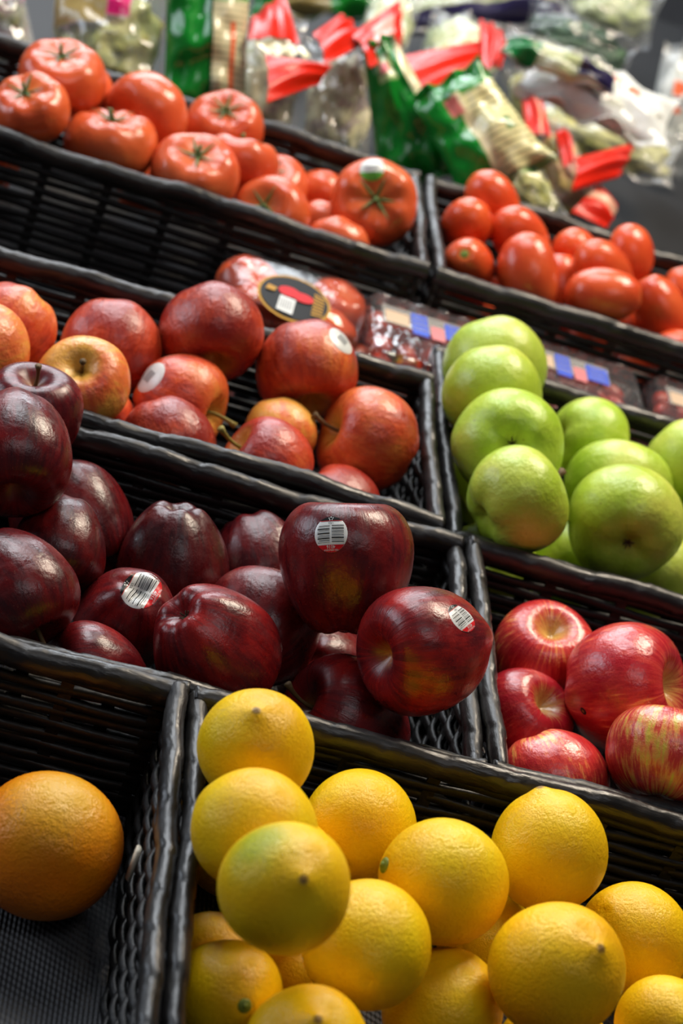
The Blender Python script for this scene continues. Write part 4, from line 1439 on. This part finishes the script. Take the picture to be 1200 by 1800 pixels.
def bag(name, label, u, v, h, wpx, hpx, rot, th, front, back=None, yaw=0.0, pitch=0.0, contents=None, seals=(True, True), seal_m=None, seed=0, curl=0.0, taper=0.0):
    """sealed pillow bag: two bulging panels, crimped end seals, contents"""
    p, t = at(u, v, h)
    w, hh = wpx * t / FPX / 2, hpx * t / FPX / 2
    Zv = CAM_B.copy(); Xv = CAM_R.copy(); Yv = CAM_U.copy()
    M3 = Matrix((Xv, Yv, Zv)).transposed().to_4x4()
    M = DISP @ Matrix.Translation(p) @ M3 @ Matrix.Rotation(math.radians(rot), 4, 'Z') @ Matrix.Rotation(math.radians(yaw), 4, 'Y') @ Matrix.Rotation(math.radians(pitch), 4, 'X')
    root = empty(name, M)
    tag(root, label, 'salad bag', 'bags of salad on the rear shelf')
    NX, NY = 20, 26
    r = random.Random(seed)
    off = Vector((r.uniform(0, 50), r.uniform(0, 50), r.uniform(0, 50)))

    def P(s, q, side, k=1.0):
        wx = w * (1 - taper * q) * (1 - 0.07 * (1 - q * q))
        z = side * th * k * ((1 - abs(s) ** 2.4) * (1 - abs(q) ** 2.6)) ** 0.6
        env = (1 - s ** 4)
        z += 0.008 * env * mnoise.noise(Vector((s * 2.3, q * 2.3, side * 1.3)) + off) + 0.003 * mnoise.noise(Vector((s * 6, q * 5, side)) + off)
        z += 0.006 * (abs(q) ** 6) * math.sin(s * 9 + seed)
        z += curl * (s * s - 0.3) * w + curl * 0.5 * q * q * hh
        return Vector((s * wx, q * hh * (1 - 0.05 * (1 - s * s)), z))
    for side, nm, m_ in ((1, 'front_panel', front), (-1, 'back_panel', back or front)):
        vs, uv, f = [], [], []
        for j in range(NY + 1):
            for i in range(NX + 1):
                s, q = -1 + 2 * i / NX, -1 + 2 * j / NY
                vs.append(P(s, q, side)); uv.append((i / NX, j / NY))
        for j in range(NY):
            for i in range(NX):
                a = j * (NX + 1) + i
                c = (a, a + 1, a + NX + 2, a + NX + 1)
                f.append(c if side > 0 else c[::-1])
        obj(nm, mesh(nm, vs, f, m_, True, uvs=uv), root)
    for e, on in ((1, seals[1]), (-1, seals[0])):
        if not on: continue
        vs, uv, f = [], [], []
        n = 60
        for i in range(n + 1):
            s = -1 + 2 * i / n
            b = P(s, e, 1); b2 = P(s, e, -1)
            b = (b + b2) / 2
            for k in range(5):
                q = b + Vector((0, e * hh * 0.10 * k / 4, 0.0012 * math.sin(k * PI)))
                q.z += 0.0009 * (1 if (k % 2) else -1) + 0.004 * math.sin(s * 7 + seed) * k / 4
                q.x *= 1 + 0.02 * k / 4
                vs.append(q); uv.append((i / n, (1.0 if e > 0 else 0.0)))
        for i in range(n):
            for k in range(4):
                a = i * 5 + k
                f.append((a, a + 5, a + 6, a + 1))
        obj('seal', mesh('seal', vs, f, seal_m or front, True, uvs=uv), root)
    if contents:
        vs, f = [], []
        n1, n2 = 30, 40
        for a in range(n1 + 1):
            for b in range(n2):
                ph_, t_ = PI * a / n1, 2 * PI * b / n2
                d = Vector((math.sin(ph_) * math.cos(t_), math.sin(ph_) * math.sin(t_), math.cos(ph_)))
                k = 1 + 0.28 * mnoise.noise(d * 3.1 + off) + 0.14 * mnoise.noise(d * 8 + off)
                sx = math.copysign(abs(d.x) ** 0.8, d.x); sy = math.copysign(abs(d.y) ** 0.8, d.y)
                vs.append((sx * w * 0.80 * k, (sy * 0.80 * k - 0.06) * hh, d.z * th * 0.80 * k))
        for a in range(n1):
            for b in range(n2):
                f.append((a*n2+b, (a+1)*n2+b, (a+1)*n2+(b+1) % n2, a*n2+(b+1) % n2))
        co_ = obj('salad', mesh('salad', vs, f, contents), root)
        co_['kind'] = 'stuff'
    return root


P_GREEN1 = m_print('green_bag_with_cream_side', C_GREEN, [(0.56, 1.0, 0.0, 0.86, C_CREAM, 22), (0.53, 0.56, 0.0, 0.9, rgb(20, 40, 20), 0), (0.78, 0.84, 0.2, 0.7, C_ORANGE, 0)])
P_CLEAR = m_print('clear_bag', C_WHITE, [], clear=0.12)
P_CLEAR2 = m_print('clear_bag_tan_label', C_WHITE, [(0.02, 0.50, 0.53, 1.0, C_TAN, 0), (0.50, 0.70, 0.60, 0.84, C_MAG, 0)], clear=0.10)
P_CLEAR3 = m_print('clear_bag_pink_band', C_WHITE, [(0.0, 1.0, 0.66, 0.76, rgb(214, 96, 160), 0), (0.0, 1.0, 0.80, 0.95, C_WHITE, 0)], clear=0.25)
P_GREEN2 = m_print('green_bag_cream_edge', C_GREEN, [(0.84, 1.0, 0.0, 1.0, C_CREAM, 0), (0.3, 0.7, 0.72, 0.92, rgb(150, 170, 110), 8), (0.40, 0.6, 0.78, 0.86, rgb(204, 90, 90), 0)])
P_GREEN3 = m_print('green_bag_cream_panel', C_GREEN, [(0.50, 1.0, 0.0, 0.82, rgb(222, 214, 160), 18), (0.40, 0.52, 0.0, 0.86, C_CREAM, 0), (0.60, 0.95, 0.82, 0.90, rgb(60, 130, 60), 0), (0.76, 0.86, 0.34, 0.46, rgb(70, 120, 60), 0), (0.30, 0.46, 0.66, 0.84, rgb(214, 120, 110), 0)])
P_SILVER = m_print('clear_bag_orange_mark', C_WHITE, [(0.50, 0.62, 0.55, 0.72, C_ORANGE, 0), (0.66, 0.76, 0.50, 0.66, C_ORANGE, 0)], clear=0.85)
SAL_W = m_salad('white_cabbage', [rgb(170, 174, 150), rgb(206, 208, 196), rgb(226, 226, 218), rgb(240, 240, 236)])
P_SILVER2 = m_print('clear_bag_plain', C_WHITE, [(0.45, 0.6, 0.6, 0.75, rgb(214, 150, 130), 0)], clear=0.2)
P_CLEARD = m_print('clear_bag_dark', C_WHITE, [], clear=0.03)
P_PGREEN = m_print('pale_green_bag', C_WHITE, [(0.0, 1.0, 0.0, 0.22, C_NAVY, 0)], clear=0.2)
P_GLAB = m_print('clear_bag_green_label', C_WHITE, [(0.0, 0.30, 0.0, 0.6, rgb(14, 112, 50), 0), (0.66, 1.0, 0.1, 0.6, C_NAVY, 0)], clear=0.15)
P_ORMARK = m_print('clear_bag_orange_print', C_WHITE, [(0.28, 0.60, 0.58, 0.72, C_ORANGE, 0), (0.34, 0.56, 0.50, 0.58, C_NAVY, 0), (0.3, 0.5, 0.42, 0.48, C_ORANGE, 0)], clear=0.35)

def flare(root, px, hs, m_, folds=3, amp=0.0022, bulge=0.012):
    """crimped film end of a bag fanning out; px: four corners a-b (gathered side) c-d (open side)"""
    if not isinstance(hs, (tuple, list)): hs = (hs,) * 4
    A, B_, C, D = [at(u, v, q)[0] for (u, v), q in zip(px, hs)]
    n = (B_ - A).cross(D - A)
    if n.length < 1e-9: n = CAM_B.copy()
    n.normalize()
    if n.dot(CAM_B) < 0: n.negate()
    NU, NV = 22, 14
    vs, f, uv = [], [], []
    for side in (0, 1):
        for j in range(NV + 1):
            for i in range(NU + 1):
                a, b = i / NU, j / NV
                p = (A * (1 - a) + B_ * a) * (1 - b) + (D * (1 - a) + C * a) * b
                k = amp * (0.4 + 0.6 * b) * math.sin(a * folds * 2 * PI + 0.6) + bulge * math.sin(PI * a) * math.sin(PI * (0.15 + 0.7 * b))
                vs.append(p + n * (k - 0.0014 * side)); uv.append((a, b))
    o2 = (NU + 1) * (NV + 1)
    for j in range(NV):
        for i in range(NU):
            a = j * (NU + 1) + i
            f.append((a, a + 1, a + NU + 2, a + NU + 1))
            f.append((o2 + a, o2 + a + NU + 1, o2 + a + NU + 2, o2 + a + 1))
    o = obj('red_header', mesh('red_header', vs, f, m_, True, uvs=uv), root)
    o.matrix_local = root.matrix_world.inverted() @ DISP
    o['label'] = 'glossy red printed film end'
    return o


FL_RED = m_print('red_film', C_RED, [], rough=0.30, coat=0.0)
FL_RED2 = m_print('red_film_white_patch', C_RED, [(0.25, 0.7, 0.25, 0.75, rgb(232, 160, 150), 0)], rough=0.30, coat=0.0)
FL_RED3 = m_print('red_film_cream_stripe', C_RED, [(0.40, 0.58, 0.0, 1.0, rgb(222, 176, 150), 0)], rough=0.30, coat=0.0)
bag('salad_bag', 'clear bag with a pink band in the top left corner', 0, 40, -0.03, 110, 180, 12, 0.026, P_CLEAR3, contents=SAL_R, seed=1)
bag('salad_bag', 'clear bag of pale lettuce with a tan label, behind the left tomatoes', 190, 72, -0.022, 216, 225, -4, 0.030, P_CLEAR2, contents=SAL_G, seed=2, pitch=-12)
bag('salad_bag', 'tall green bag with a cream side panel, standing behind the tomatoes', 362, 90, 0.005, 152, 250, -2, 0.018, P_GREEN1, seed=3, yaw=8)
b = bag('salad_bag', 'clear bag of purple and white salad with two red ends', 468, 150, -0.03, 130, 250, -4, 0.022, P_CLEAR, contents=SAL_P, seed=4, pitch=-10)
flare(b, ((436, 70), (526, 78), (500, -6), (440, 36)), 0.03, FL_RED)
flare(b, ((466, 96), (470, 180), (560, 148), (582, 118)), (0.03, 0.015, 0.02, 0.03), FL_RED)
o = flare(b, ((445, 74), (530, 82), (545, 100), (468, 98)), 0.028, m_print('barcode_band', C_CREAM, [(0.1, 0.9, 0.1, 0.9, C_CREAM, -14)]), bulge=0.004)
o.name = 'code_band'; o['label'] = 'cream band with dark bars'
b = bag('salad_bag', 'clear bag of mixed salad between the red ends and the slim green bag', 592, 190, -0.035, 132, 250, -6, 0.022, P_CLEAR, contents=SAL_P, seed=6, pitch=-15)
flare(b, ((548, 60), (572, 112), (640, 78), (598, 26)), 0.03, FL_RED)
b = bag('salad_bag', 'clear bag with a peaked red and white corner at the top', 682, 45, -0.02, 96, 180, -16, 0.02, P_CLEAR, contents=SAL_L, seed=8, pitch=-30)
flare(b, ((616, 62), (650, 118), (704, 96), (702, 0)), 0.035, FL_RED2)
b = bag('salad_bag', 'clear bag of pale salad with a wide red band and upturned ear', 812, 90, -0.03, 150, 160, -18, 0.024, P_CLEAR, contents=SAL_L, seed=9, pitch=-35)
flare(b, ((700, 100), (738, 196), (846, 140), (846, 72)), (0.005, -0.01, 0.0, 0.01), FL_RED)
flare(b, ((844, 132), (880, 120), (892, 74), (842, 36)), 0.015, FL_RED)
bag('salad_bag', 'slim green bag with a cream edge, behind the stickered tomato', 704, 196, 0.004, 116, 255, 18, 0.014, P_GREEN2, seed=11, yaw=-10, taper=0.48)
bag('salad_bag', 'green bag with a pale striped panel, behind the plum tomatoes', 838, 230, 0.024, 165, 215, 30, 0.015, P_GREEN3, seed=12, yaw=6, pitch=-8, taper=0.12)
bag('salad_bag', 'clear bag corner of cut lettuce behind the plum tomatoes', 935, 345, -0.015, 80, 120, 28, 0.012, P_CLEAR, contents=SAL_G, seed=13)
b = bag('salad_bag', 'clear bag with a red strip right of the pale striped bag', 922, 185, -0.02, 56, 140, 14, 0.018, P_CLEAR, contents=SAL_G, seed=14)
flare(b, ((916, 170), (950, 172), (968, 240), (926, 246)), 0.0, FL_RED3)
b = bag('salad_bag', 'clear bag of pink and yellow mix with flared red ends', 985, 300, -0.03, 95, 170, 24, 0.018, P_CLEAR, contents=SAL_Y, seed=15)
flare(b, ((1004, 336), (1012, 278), (1114, 252), (1086, 312)), (-0.01, 0.0, 0.0, -0.01), FL_RED)
flare(b, ((1052, 322), (1004, 372), (1066, 402), (1082, 362)), (-0.02, -0.03, -0.035, -0.03), FL_RED3)
flare(b, ((975, 232), (996, 236), (1008, 290), (990, 296)), 0.0, FL_RED)
bag('salad_bag', 'upper clear bag with orange marks and bright glare', 1050, 170, 0.02, 280, 135, -22, 0.020, P_SILVER, contents=SAL_W, seed=18, pitch=-44)
bag('salad_bag', 'lower clear bag of yellow-green lettuce under the glaring one', 1062, 240, -0.04, 280, 130, -22, 0.024, P_SILVER2, contents=SAL_G, seed=19, pitch=-40)
bag('salad_bag', 'long pale green bag with a dark lower edge at the top of the picture', 835, 5, -0.02, 320, 120, 6, 0.026, P_PGREEN, contents=SAL_L, seed=20, pitch=-30)
bag('salad_bag', 'bag of dark green leaves behind the glaring clear bags', 1015, 78, 0.02, 210, 95, -22, 0.026, P_CLEARD, contents=SAL_D, seed=21, pitch=-25)
bag('salad_bag', 'clear bag with green and navy labels in front of the dark leaves', 985, 110, 0.045, 220, 62, -20, 0.013, P_GLAB, contents=SAL_L, seed=22, pitch=-30)
bag('salad_bag', 'pale green bag at the top beside the grey divider', 1075, 10, -0.03, 170, 110, -20, 0.026, P_CLEAR, contents=SAL_L, seed=23, pitch=-20)
bag('salad_bag', 'clear bag with orange print at the right edge', 1190, 195, -0.025, 100, 210, -14, 0.026, P_ORMARK, contents=SAL_W, seed=24)
bag('salad_bag', 'green bag top in the background between the red bags', 560, -12, -0.04, 240, 90, 0, 0.018, m_print('green_bag', C_GREEN, [(0.2, 0.6, 0.0, 0.7, C_TAN, 14)]), seed=25, pitch=-20)

# grey ribbed shelf divider in the top right corner
GREYP = NT('grey_ribbed_plastic')
xw = GREYP.sep(GREYP.objco())
GREYP.set(Base_Color=rgb(150, 150, 146), Roughness=0.45)
GREYP.bump(GREYP.math('SINE', GREYP.math('MULTIPLY', GREYP.math('ADD', xw[1], xw[2]), 900.0)), 0.6, 0.002)
p0, t0 = at(1190, 60, -0.09)
dv = MB().box(-0.004, 0.004, -0.30, 0.30, 0.0, 0.28, bev=0.002)
for k in range(9):
    dv.box(-0.007, 0.007, -0.295 + k * 0.072, -0.287 + k * 0.072, 0.004, 0.276, bev=0.001)
o = obj('shelf_divider', dv.mesh('shelf_divider', GREYP.m, False))
o.matrix_world = DISP @ Matrix.Translation((p0.x + 0.02, p0.y, -HB - 0.0125)) @ Matrix.Rotation(math.radians(-14), 4, 'Z')
tag(o, 'grey ribbed divider standing at the top right behind the bags', 'shelf divider')
